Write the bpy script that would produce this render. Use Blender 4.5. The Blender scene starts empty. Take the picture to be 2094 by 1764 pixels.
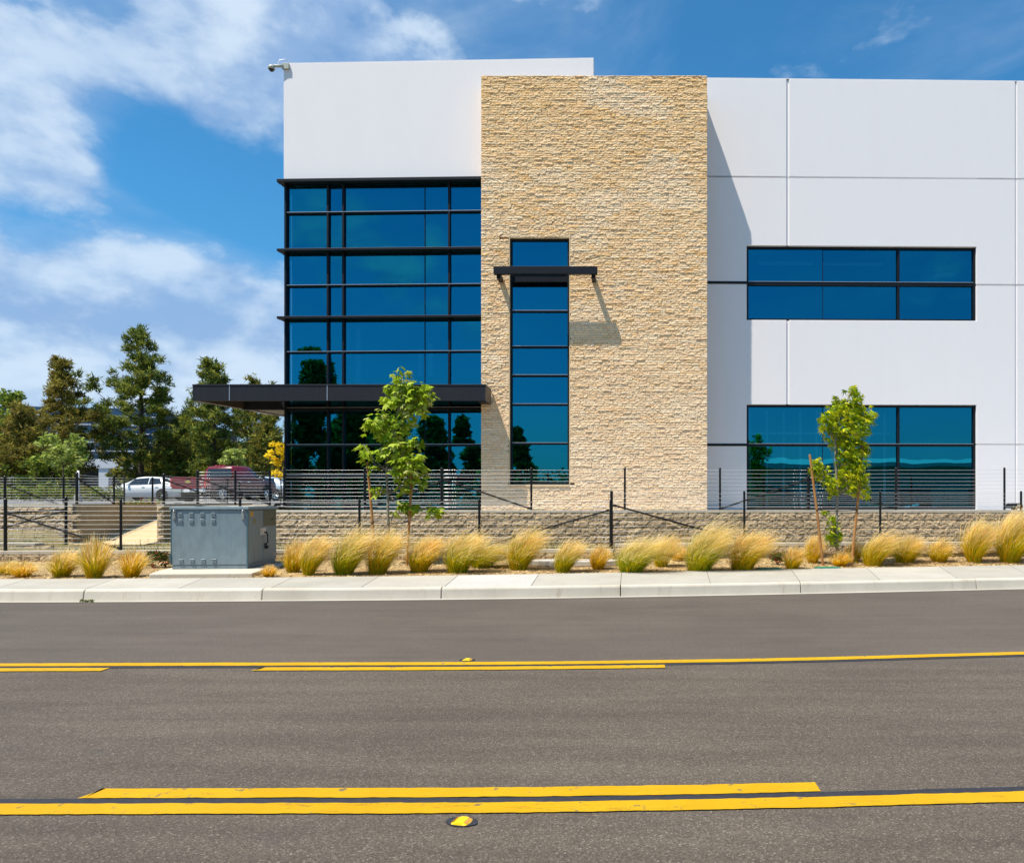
import bpy, bmesh, math, random
from mathutils import Vector, Matrix, noise as mnoise

random.seed(7)
R = random.random
U = random.uniform
D2R = math.radians

# ------------------------------------------------------------------ camera
# F, CX, HY: focal length, principal column and horizon row of the lens in 2094-px units; EYE: lens height
F, CX, HY, EYE = 1566.3, 1290.0, 1026.0, 1.7
sc = bpy.context.scene
COL = sc.collection
cam_d = bpy.data.cameras.new("camera")
cam_d.sensor_width = 36.0
cam_d.lens = 36.0 * F / 2094.0
cam_d.shift_x = -(CX - 1047.0) / 2094.0
cam_d.shift_y = (HY - 882.0) / 2094.0
cam_d.clip_start = 0.05
cam_d.clip_end = 3000.0
cam = bpy.data.objects.new("camera", cam_d)
COL.objects.link(cam)
cam.location = (0, 0, EYE)
cam.rotation_euler = (D2R(90), 0, 0)
sc.camera = cam

# ------------------------------------------------------------------ light, sky, exposure
SUN_EL, SUN_PHI = 65.5, 51.0          # elevation; degrees left of straight behind the lens
to_sun = Vector((-math.cos(D2R(SUN_EL)) * math.sin(D2R(SUN_PHI)),
                 -math.cos(D2R(SUN_EL)) * math.cos(D2R(SUN_PHI)),
                 math.sin(D2R(SUN_EL))))
CLX, CLY, CLZ = 0.6, -3.9, 9.2
SKY_STRENGTH = 0.11
SUN_STRENGTH = 5.0
EXPOSURE = 0.50
sun_d = bpy.data.lights.new("sun", 'SUN')
sun_d.energy = SUN_STRENGTH
sun_d.angle = D2R(0.53)
sun_d.color = (1.0, 0.93, 0.81)
sun = bpy.data.objects.new("sun", sun_d)
COL.objects.link(sun)
sun.rotation_euler = (-to_sun).to_track_quat('-Z', 'Y').to_euler()

world = bpy.data.worlds.new("World")
sc.world = world
world.use_nodes = True


class NT:
    """small helper for node trees"""
    def __init__(s, tree):
        s.t = tree
        s.t.nodes.clear()

    def n(s, kind, **kw):
        nd = s.t.nodes.new(kind)
        for k, v in kw.items():
            setattr(nd, k, v)
        return nd

    def put(s, sock, val):
        if val is None:
            return
        if isinstance(val, bpy.types.NodeSocket):
            s.t.links.new(val, sock)
        else:
            sock.default_value = val

    def m(s, op, a, b=None, c=None, clamp=False):
        nd = s.n('ShaderNodeMath', operation=op, use_clamp=clamp)
        s.put(nd.inputs[0], a)
        if b is not None:
            s.put(nd.inputs[1], b)
        if c is not None:
            s.put(nd.inputs[2], c)
        return nd.outputs[0]

    def v(s, op, a, b=None, scale=None):
        nd = s.n('ShaderNodeVectorMath', operation=op)
        s.put(nd.inputs[0], a)
        if b is not None:
            s.put(nd.inputs[1], b)
        if scale is not None:
            s.put(nd.inputs['Scale'], scale)
        return nd.outputs['Value'] if op in ('DISTANCE', 'DOT_PRODUCT', 'LENGTH') else nd.outputs['Vector']

    def noise(s, vec, scale, detail=4.0, rough=0.55, dist=0.0):
        nd = s.n('ShaderNodeTexNoise')
        s.put(nd.inputs['Vector'], vec)
        nd.inputs['Scale'].default_value = scale
        nd.inputs['Detail'].default_value = detail
        nd.inputs['Roughness'].default_value = rough
        nd.inputs['Distortion'].default_value = dist
        return nd.outputs[0]

    def smooth(s, val, lo, hi, a=0.0, b=1.0):
        nd = s.n('ShaderNodeMapRange', interpolation_type='SMOOTHSTEP')
        s.put(nd.inputs[0], val)
        for i, q in enumerate((lo, hi, a, b)):
            nd.inputs[1 + i].default_value = q
        return nd.outputs[0]

    def mix(s, fac, a, b, blend='MIX'):
        nd = s.n('ShaderNodeMix', data_type='RGBA', blend_type=blend)
        s.put(nd.inputs[0], fac)
        s.put(nd.inputs[6], (*a, 1) if isinstance(a, tuple) and len(a) == 3 else a)
        s.put(nd.inputs[7], (*b, 1) if isinstance(b, tuple) and len(b) == 3 else b)
        return nd.outputs[2]


w = NT(world.node_tree)
sky = w.n('ShaderNodeTexSky', sky_type='NISHITA')
sky.sun_disc = False
sky.sun_elevation = D2R(SUN_EL)
sky.sun_rotation = math.atan2(to_sun.x, to_sun.y)
sky.altitude = 100
sky.air_density = 1.0
sky.dust_density = 0.6
sky.ozone_density = 2.5
dirv = w.n('ShaderNodeTexCoord').outputs['Generated']
cvec = w.v('MULTIPLY', dirv, (1.0, 1.0, 1.7))
off = (CLX, CLY, CLZ)
n1 = w.noise(w.v('ADD', cvec, off), 5.6, 10.0, 0.54, 0.10)
up_v = w.v('ADD', cvec, (off[0] - 0.012, off[1], off[2] + 0.045))
n1u = w.noise(up_v, 5.6, 10.0, 0.54, 0.10)
n2 = w.noise(w.v('ADD', cvec, (7.3, 2.0, 1.0)), 11.0, 8.0, 0.6, 0.2)
n3 = w.noise(w.v('ADD', w.v('MULTIPLY', dirv, (1.0, 1.0, 2.4)), (1.3, 5.0, 2.2)), 2.6, 9.0, 0.6, 0.6)
# where the cloud banks stand: direction (from a picture row/column), reach, weight
banks = [(0, 60, .16, .14), (180, 120, .12, .13), (330, 40, .13, .11), (470, 190, .06, .17), (400, 140, .06, .11), (20, 300, .08, .18), (130, 300, .06, .12),
         (560, 40, .12, .11), (760, 20, .14, .10), (950, 30, .14, .09), (1500, 10, .16, .05), (20, 590, .08, .16), (190, 560, .08, .20), (320, 640, .08, .19), (300, 730, .10, .09),
         (490, 600, .08, .24), (430, 690, .10, .20), (60, 720, .10, .09), (540, 720, .09, .10), (1960, 30, .08, .07), (1250, 10, .14, .06),
         (320, 410, .11, -.22), (490, 420, .10, -.24), (240, 235, .04, -.10), (330, 260, .05, -.14), (1650, 120, .2, -.10), (1400, 150, .14, -.08), (120, 460, .05, -.18), (20, 465, .04, -.14)]
bias = None
for bx, by, reach, wt in banks:
    d0 = Vector(((bx - CX) / F, 1.0, (HY - by) / F)).normalized()
    dist = w.v('DISTANCE', dirv, tuple(d0))
    g = w.m('MULTIPLY', w.smooth(dist, 0.0, reach * 2.0, 1.0, 0.0), wt)
    bias = g if bias is None else w.m('ADD', bias, g)
dens = w.m('ADD', w.m('ADD', w.m('MULTIPLY_ADD', n1, 1.35, -0.175), w.m('MULTIPLY', w.m('SUBTRACT', n2, 0.5), 0.22)), bias)
n4 = w.noise(w.v('ADD', cvec, (2.2, 8.4, 3.3)), 5.5, 8.0, 0.58, 0.3)
puff = w.m('MULTIPLY', w.smooth(dens, 0.54, 0.80), w.smooth(n4, 0.30, 0.65, 0.78, 0.95))
veil = w.m('MULTIPLY', w.smooth(w.m('ADD', n3, w.m('MULTIPLY', bias, 0.9)), 0.44, 0.82), 0.40)
cover = w.m('MAXIMUM', puff, veil)
lum = w.smooth(w.m('ADD', w.m('SUBTRACT', n1, n1u), w.m('MULTIPLY', w.m('SUBTRACT', n4, 0.5), 0.35)), -0.13, 0.12)
cloud = w.mix(lum, (0.28, 0.43, 0.68), (0.60, 0.72, 0.86))
cloud = w.v('SCALE', cloud, scale=1.0 / SKY_STRENGTH * 0.80)
sepd = w.n('ShaderNodeSeparateXYZ')
w.put(sepd.inputs[0], dirv)
tint = w.mix(w.smooth(sepd.outputs[2], -0.02, 0.34), (0.62, 0.74, 0.90), (0.31, 0.85, 1.06))
blue = w.mix(1.0, sky.outputs[0], tint, 'MULTIPLY')
skycol = w.mix(cover, blue, cloud)
bg = w.n('ShaderNodeBackground')
w.put(bg.inputs[0], skycol)
bg.inputs[1].default_value = SKY_STRENGTH
wo = w.n('ShaderNodeOutputWorld')
w.put(wo.inputs[0], bg.outputs[0])

vs = sc.view_settings
sc.display_settings.display_device = 'sRGB'
vs.view_transform = 'Standard'
vs.look = 'None'
vs.exposure = EXPOSURE
vs.gamma = 1.0
vs.use_curve_mapping = False
try:
    sc.cycles.use_denoising = True
    sc.cycles.max_bounces = 8
    sc.cycles.transparent_max_bounces = 12
except Exception:
    pass

# ------------------------------------------------------------------ helpers: materials
MATS = {}


def pmat(name, base, rough=0.6, metal=0.0, var=None, bump=None, spec=0.5, coords='pos', stretch=None,
         attr=None, rnd=0.0, var2=None, transl=0.0, coat=0.0):
    """procedural principled material: var=(scale, amount, other colour), bump=(scale, strength, distance)"""
    mt = bpy.data.materials.new(name)
    mt.use_nodes = True
    t = NT(mt.node_tree)
    p = t.n('ShaderNodeBsdfPrincipled')
    out = t.n('ShaderNodeOutputMaterial')
    if coords == 'pos':
        vec = t.n('ShaderNodeNewGeometry').outputs['Position']
    else:
        vec = t.n('ShaderNodeTexCoord').outputs['Object']
        oi = t.n('ShaderNodeObjectInfo')
        vec = t.v('ADD', vec, t.v('SCALE', oi.outputs['Location'], scale=3.7))
    if stretch:
        vec = t.v('MULTIPLY', vec, stretch)
    if attr:
        at_ = t.n('ShaderNodeAttribute', attribute_name=attr)
        col = at_.outputs['Color']
    else:
        rgb = t.n('ShaderNodeRGB')
        rgb.outputs[0].default_value = (*base, 1)
        col = rgb.outputs[0]
    for vr in (var, var2):
        if vr:
            nz = t.noise(vec, vr[0], 6.0, 0.6)
            f_ = t.m('MULTIPLY', t.smooth(nz, 0.35, 0.68), vr[1])
            col = t.mix(f_, col, vr[2])
    if rnd:
        oi2 = t.n('ShaderNodeObjectInfo')
        k = t.m('ADD', t.m('MULTIPLY', oi2.outputs['Random'], rnd * 2), 1 - rnd)
        col = t.v('SCALE', col, scale=k)
    t.put(p.inputs['Base Color'], col)
    p.inputs['Roughness'].default_value = rough
    p.inputs['Metallic'].default_value = metal
    p.inputs['Specular IOR Level'].default_value = spec
    p.inputs['Coat Weight'].default_value = coat
    if bump:
        b = t.n('ShaderNodeBump')
        b.inputs['Strength'].default_value = bump[1]
        b.inputs['Distance'].default_value = bump[2]
        t.put(b.inputs['Height'], t.noise(vec, bump[0], 5.0, 0.6))
        t.put(p.inputs['Normal'], b.outputs[0])
    sh = p.outputs[0]
    if transl:
        tr = t.n('ShaderNodeBsdfTranslucent')
        t.put(tr.inputs[0], t.v('SCALE', col, scale=1.25))
        mx = t.n('ShaderNodeMixShader')
        mx.inputs[0].default_value = transl
        t.put(mx.inputs[1], sh)
        t.put(mx.inputs[2], tr.outputs[0])
        sh = mx.outputs[0]
    t.put(out.inputs[0], sh)
    MATS[name] = mt
    return mt


def glass_mat(name, refl, thru, fac, rough=0.0, wave=0.0):
    """coated architectural glass: a tinted mirror that lets a little of the room through"""
    mt = bpy.data.materials.new(name)
    mt.use_nodes = True
    t = NT(mt.node_tree)
    gl = t.n('ShaderNodeBsdfGlossy')
    gl.inputs[0].default_value = (*refl, 1)
    gl.inputs['Roughness'].default_value = rough
    tr = t.n('ShaderNodeBsdfTransparent')
    tr.inputs[0].default_value = (*thru, 1)
    mx = t.n('ShaderNodeMixShader')
    mx.inputs[0].default_value = fac
    t.put(mx.inputs[1], tr.outputs[0])
    t.put(mx.inputs[2], gl.outputs[0])
    if wave:
        pos = t.n('ShaderNodeNewGeometry').outputs['Position']
        b = t.n('ShaderNodeBump')
        b.inputs['Strength'].default_value = wave
        b.inputs['Distance'].default_value = 0.02
        t.put(b.inputs['Height'], t.noise(pos, 0.9, 1.5, 0.4))
        t.put(gl.inputs['Normal'], b.outputs[0])
    out = t.n('ShaderNodeOutputMaterial')
    t.put(out.inputs[0], mx.outputs[0])
    MATS[name] = mt
    return mt


# asphalt with aggregate speckle and faint wheel streaks
def asphalt_mat():
    mt = bpy.data.materials.new("asphalt")
    mt.use_nodes = True
    t = NT(mt.node_tree)
    p = t.n('ShaderNodeBsdfPrincipled')
    pos = t.n('ShaderNodeNewGeometry').outputs['Position']
    sp = t.n('ShaderNodeSeparateXYZ')
    t.put(sp.inputs[0], pos)
    far = t.smooth(sp.outputs[1], 7.6, 8.6)
    vo = t.n('ShaderNodeTexVoronoi')
    t.put(vo.inputs['Vector'], pos)
    vo.inputs['Scale'].default_value = 125.0
    vc = t.n('ShaderNodeSeparateColor')
    t.put(vc.inputs[0], vo.outputs['Color'])
    agg = vc.outputs[0]
    st = t.noise(t.v('MULTIPLY', pos, (0.35, 3.2, 1.0)), 1.0, 6.0, 0.6)
    big = t.noise(pos, 0.35, 5.0, 0.6)
    fine = t.noise(pos, 38.0, 4.0, 0.7)
    c = t.mix(t.smooth(agg, 0.15, 1.0), (0.068, 0.054, 0.042), (0.124, 0.100, 0.078))
    c = t.mix(t.smooth(agg, 0.93, 0.99), c, (0.20, 0.170, 0.138))
    cf = t.mix(t.smooth(fine, 0.35, 0.7), (0.096, 0.079, 0.066), (0.116, 0.097, 0.081))
    c = t.mix(t.m('MULTIPLY', far, 0.55), c, cf)
    c = t.mix(t.m('MULTIPLY', t.smooth(fine, 0.5, 0.75), 0.35), c, (0.052, 0.046, 0.042))
    k = t.m('ADD', 0.80, t.m('ADD', t.m('MULTIPLY', t.smooth(st, 0.3, 0.7), t.m('SUBTRACT', 0.26, t.m('MULTIPLY', far, 0.12))),
                             t.m('MULTIPLY', t.smooth(big, 0.3, 0.7), 0.22)))
    c = t.v('SCALE', c, scale=k)
    # oily stain patches
    stn = t.smooth(t.noise(t.v('ADD', pos, (4, 9, 0)), 1.1, 4.0, 0.6), 0.62, 0.76)
    c = t.mix(t.m('MULTIPLY', stn, 0.34), c, (0.06, 0.055, 0.052))
    t.put(p.inputs['Base Color'], c)
    p.inputs['Roughness'].default_value = 0.85
    p.inputs['Specular IOR Level'].default_value = 0.25
    b = t.n('ShaderNodeBump')
    b.inputs['Strength'].default_value = 0.5
    b.inputs['Distance'].default_value = 0.006
    t.put(b.inputs['Height'], t.m('ADD', vo.outputs['Distance'], fine))
    t.put(p.inputs['Normal'], b.outputs[0])
    out = t.n('ShaderNodeOutputMaterial')
    t.put(out.inputs[0], p.outputs[0])
    MATS["asphalt"] = mt


def paint_mat():
    mt = bpy.data.materials.new("yellow_paint")
    mt.use_nodes = True
    t = NT(mt.node_tree)
    p = t.n('ShaderNodeBsdfPrincipled')
    pos = t.n('ShaderNodeNewGeometry').outputs['Position']
    big = t.noise(pos, 2.2, 6.0, 0.65)
    fine = t.noise(pos, 60.0, 3.0, 0.7)
    c = t.mix(t.smooth(big, 0.3, 0.7), (0.46, 0.255, 0.001), (0.49, 0.292, 0.004))
    c = t.mix(t.m('MULTIPLY', t.smooth(fine, 0.58, 0.75), 0.35), c, (0.34, 0.19, 0.012))
    # hairline cracks running along the line
    cr = t.noise(t.v('MULTIPLY', pos, (0.8, 7.0, 1.0)), 1.0, 5.0, 0.6)
    line = t.m('ABSOLUTE', t.m('SUBTRACT', cr, 0.5))
    brk = t.smooth(t.noise(pos, 0.9, 3.0, 0.6), 0.42, 0.6)
    crk = t.m('MULTIPLY', t.smooth(line, 0.0, 0.006, 1.0, 0.0), brk)
    c = t.mix(t.m('MULTIPLY', crk, 0.75), c, (0.14, 0.07, 0.02))
    worn = t.smooth(t.m('ADD', t.noise(pos, 9.0, 6.0, 0.7), t.m('MULTIPLY', big, 0.25)), 0.72, 0.80)
    c = t.mix(t.m('MULTIPLY', worn, 0.8), c, (0.09, 0.08, 0.07))
    t.put(p.inputs['Base Color'], c)
    p.inputs['Roughness'].default_value = 0.75
    p.inputs['Specular IOR Level'].default_value = 0.2
    b = t.n('ShaderNodeBump')
    b.inputs['Strength'].default_value = 0.35
    b.inputs['Distance'].default_value = 0.004
    t.put(b.inputs['Height'], fine)
    t.put(p.inputs['Normal'], b.outputs[0])
    out = t.n('ShaderNodeOutputMaterial')
    t.put(out.inputs[0], p.outputs[0])
    MATS["yellow_paint"] = mt


def concrete_mat(name, c0, c1, stain, stain_amt):
    mt = bpy.data.materials.new(name)
    mt.use_nodes = True
    t = NT(mt.node_tree)
    p = t.n('ShaderNodeBsdfPrincipled')
    pos = t.n('ShaderNodeNewGeometry').outputs['Position']
    oi = t.n('ShaderNodeObjectInfo')
    n_a = t.noise(t.v('ADD', pos, t.v('SCALE', oi.outputs['Location'], scale=1.3)), 1.3, 8.0, 0.65)
    n_b = t.noise(pos, 45.0, 4.0, 0.7)
    n_c = t.noise(t.v('MULTIPLY', pos, (6.0, 2.0, 1.2)), 1.0, 6.0, 0.65)
    c = t.mix(t.smooth(n_a, 0.3, 0.7), c0, c1)
    c = t.mix(t.m('MULTIPLY', t.smooth(n_b, 0.45, 0.75), 0.3), c, tuple(q * 0.72 for q in c0))
    c = t.mix(t.m('MULTIPLY', t.smooth(n_c, 0.55, 0.75), stain_amt), c, stain)
    k = t.m('ADD', 0.93, t.m('MULTIPLY', oi.outputs['Random'], 0.14))
    c = t.v('SCALE', c, scale=k)
    t.put(p.inputs['Base Color'], c)
    p.inputs['Roughness'].default_value = 0.85
    p.inputs['Specular IOR Level'].default_value = 0.3
    b = t.n('ShaderNodeBump')
    b.inputs['Strength'].default_value = 0.3
    b.inputs['Distance'].default_value = 0.005
    t.put(b.inputs['Height'], n_b)
    t.put(p.inputs['Normal'], b.outputs[0])
    out = t.n('ShaderNodeOutputMaterial')
    t.put(out.inputs[0], p.outputs[0])
    MATS[name] = mt


asphalt_mat()
paint_mat()
concrete_mat("concrete", (0.36, 0.335, 0.285), (0.42, 0.39, 0.335), (0.27, 0.235, 0.18), 0.30)
concrete_mat("kerb_concrete", (0.52, 0.465, 0.375), (0.60, 0.54, 0.445), (0.34, 0.26, 0.16), 0.6)
concrete_mat("new_concrete", (0.44, 0.425, 0.39), (0.48, 0.465, 0.43), (0.40, 0.37, 0.32), 0.2)
pmat("seal", (0.014, 0.0145, 0.020), 0.85, var=(30, 0.5, (0.032, 0.033, 0.044)), bump=(70, 0.4, 0.004))
pmat("white_stucco", (0.79, 0.76, 0.765), 0.8, var=(0.9, 0.22, (0.755, 0.722, 0.735)), var2=(3.0, 0.10, (0.73, 0.695, 0.70)),
     bump=(40, 0.10, 0.006), spec=0.25, stretch=(1.6, 1.6, 0.35))
pmat("groove", (0.42, 0.42, 0.46), 0.8)
pmat("dark_metal", (0.007, 0.009, 0.013), 0.5, var=(3, 0.4, (0.011, 0.013, 0.018)), spec=0.22)
pmat("canopy_metal", (0.014, 0.015, 0.020), 0.55, var=(2.0, 0.5, (0.022, 0.023, 0.029)), stretch=(14.0, 1.0, 0.6), spec=0.25)
pmat("soffit", (0.035, 0.030, 0.028), 0.7)
pmat("soffit_pale", (0.42, 0.38, 0.32), 0.7)
pmat("pale_metal", (0.45, 0.46, 0.48), 0.4, metal=0.7)
pmat("bronze_end", (0.10, 0.075, 0.05), 0.5, var=(4, 0.4, (0.14, 0.11, 0.075)))
pmat("interior", (0.02, 0.024, 0.03), 0.9)
pmat("interior_grid", (0.80, 0.82, 0.84), 0.7)
pmat("reveal", (0.62, 0.47, 0.28), 0.8)
glass_mat("blue_glass", (0.010, 0.265, 0.395), (0.30, 0.62, 0.78), 0.66, wave=0.13)
pmat("black_post", (0.006, 0.006, 0.007), 0.45, spec=0.3)
pmat("cable", (0.62, 0.62, 0.62), 0.4, metal=0.5)
pmat("steel_fit", (0.42, 0.42, 0.44), 0.45, metal=0.8)
pmat("mortar", (0.19, 0.155, 0.11), 0.9, var=(10, 0.5, (0.24, 0.2, 0.15)), bump=(50, 0.4, 0.006))
pmat("split_block", (0.50, 0.365, 0.215), 0.92, coords='obj', var=(9, 0.8, (0.62, 0.485, 0.32)),
     var2=(28, 0.75, (0.24, 0.165, 0.09)), bump=(30, 0.9, 0.04), rnd=0.16, spec=0.2)
pmat("smooth_block", (0.34, 0.265, 0.165), 0.9, coords='obj', var=(5, 0.4, (0.40, 0.32, 0.21)), bump=(60, 0.4, 0.006),
     rnd=0.07, spec=0.2)
pmat("cap_block", (0.50, 0.44, 0.345), 0.9, coords='obj', var=(6, 0.5, (0.34, 0.30, 0.24)), bump=(50, 0.4, 0.006), rnd=0.08)
pmat("stone", (0.4, 0.3, 0.2), 0.9, attr="col", var=(14, 0.25, (0.92, 0.73, 0.49)), var2=(40, 0.20, (0.62, 0.38, 0.16)),
     bump=(34, 0.8, 0.016), spec=0.2)
pmat("mulch", (0.38, 0.255, 0.11), 0.95, var=(18, 0.7, (0.52, 0.38, 0.18)), var2=(2, 0.5, (0.24, 0.15, 0.07)), bump=(40, 1.0, 0.03))
pmat("chips", (0.3, 0.2, 0.1), 0.95, attr="col")
pmat("dry_lawn", (0.17, 0.13, 0.045), 0.95, var=(5, 0.7, (0.11, 0.115, 0.03)), var2=(25, 0.6, (0.26, 0.2, 0.09)), bump=(40, 0.9, 0.03))
pmat("dirt_path", (0.50, 0.375, 0.205), 0.95, var=(4, 0.5, (0.56, 0.43, 0.25)), bump=(60, 0.4, 0.006))
pmat("lot", (0.115, 0.11, 0.105), 0.9, var=(0.5, 0.5, (0.15, 0.145, 0.135)), bump=(60, 0.3, 0.004))
pmat("lot_stripe", (0.75, 0.74, 0.72), 0.7)
pmat("earth", (0.13, 0.115, 0.06), 0.95, var=(0.3, 0.6, (0.08, 0.085, 0.03)))
pmat("plant", (0.1, 0.12, 0.03), 0.7, attr="col", spec=0.15, transl=0.32)
pmat("needle", (0.05, 0.07, 0.02), 0.75, attr="col", spec=0.2, transl=0.30)
pmat("blade", (0.3, 0.25, 0.08), 0.7, attr="col", spec=0.2, transl=0.45)
pmat("bark", (0.10, 0.070, 0.045), 0.95, var=(6, 0.6, (0.06, 0.04, 0.028)), stretch=(1, 1, 0.25), bump=(12, 0.8, 0.04))
pmat("young_bark", (0.25, 0.215, 0.16), 0.85, var=(18, 0.6, (0.15, 0.14, 0.09)), bump=(30, 0.5, 0.01))
pmat("stake_wood", (0.40, 0.185, 0.05), 0.8, var=(12, 0.6, (0.27, 0.11, 0.028)), stretch=(1, 1, 0.15), bump=(40, 0.4, 0.006))
pmat("rubber", (0.012, 0.012, 0.012), 0.8)
pmat("cabinet", (0.175, 0.235, 0.265), 0.5, var=(2.2, 0.55, (0.215, 0.265, 0.285)), var2=(11, 0.5, (0.125, 0.165, 0.18)),
     bump=(9, 0.12, 0.008), stretch=(1, 1, 0.35))
pmat("cabinet_olive", (0.105, 0.11, 0.075), 0.6, var=(6, 0.5, (0.085, 0.09, 0.065)))
pmat("cabinet_edge", (0.06, 0.13, 0.16), 0.45)
pmat("galvanised", (0.52, 0.52, 0.50), 0.4, metal=0.8, var=(20, 0.6, (0.33, 0.33, 0.32)))
pmat("sticker_white", (0.62, 0.58, 0.52), 0.6)
pmat("sticker_print", (0.10, 0.09, 0.09), 0.6)
pmat("sticker_orange", (0.55, 0.28, 0.02), 0.6)
pmat("sticker_faded", (0.20, 0.19, 0.09), 0.6)
pmat("marker_yellow", (0.88, 0.58, 0.004), 0.35, coat=0.3)
pmat("marker_amber", (0.55, 0.25, 0.0), 0.12, coat=0.8)
pmat("valve_green", (0.05, 0.20, 0.12), 0.6, var=(10, 0.5, (0.08, 0.24, 0.16)))
pmat("cctv_white", (0.40, 0.41, 0.35), 0.5)
pmat("black_glass", (0.01, 0.01, 0.012), 0.05)
pmat("car_white", (0.78, 0.79, 0.81), 0.22, coat=0.6)
pmat("car_red", (0.15, 0.004, 0.010), 0.3, coat=0.3)
pmat("car_silver", (0.50, 0.54, 0.58), 0.25, metal=0.4, coat=0.6)
pmat("car_glass", (0.010, 0.014, 0.020), 0.04, spec=0.8)
pmat("chrome", (0.72, 0.72, 0.72), 0.15, metal=1.0)
pmat("tail_red", (0.60, 0.01, 0.01), 0.2, coat=0.5)
pmat("lamp_clear", (0.8, 0.82, 0.85), 0.1)
pmat("gold", (0.75, 0.52, 0.12), 0.25, metal=0.8)
pmat("plate_white", (0.75, 0.75, 0.75), 0.5)
pmat("plate_blue", (0.05, 0.1, 0.4), 0.5)
pmat("office_glass", (0.010, 0.045, 0.11), 0.06, spec=0.8)
pmat("office_white", (0.62, 0.63, 0.66), 0.7)
pmat("office_dark", (0.018, 0.02, 0.024), 0.7)
pmat("tan_wall", (0.36, 0.33, 0.27), 0.9, var=(1, 0.4, (0.42, 0.39, 0.33)))
pmat("roof_white", (0.62, 0.62, 0.6), 0.7)
pmat("pole_white", (0.7, 0.71, 0.72), 0.5)


# ------------------------------------------------------------------ helpers: objects
WM = {}     # world matrix of every parent we made


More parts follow.
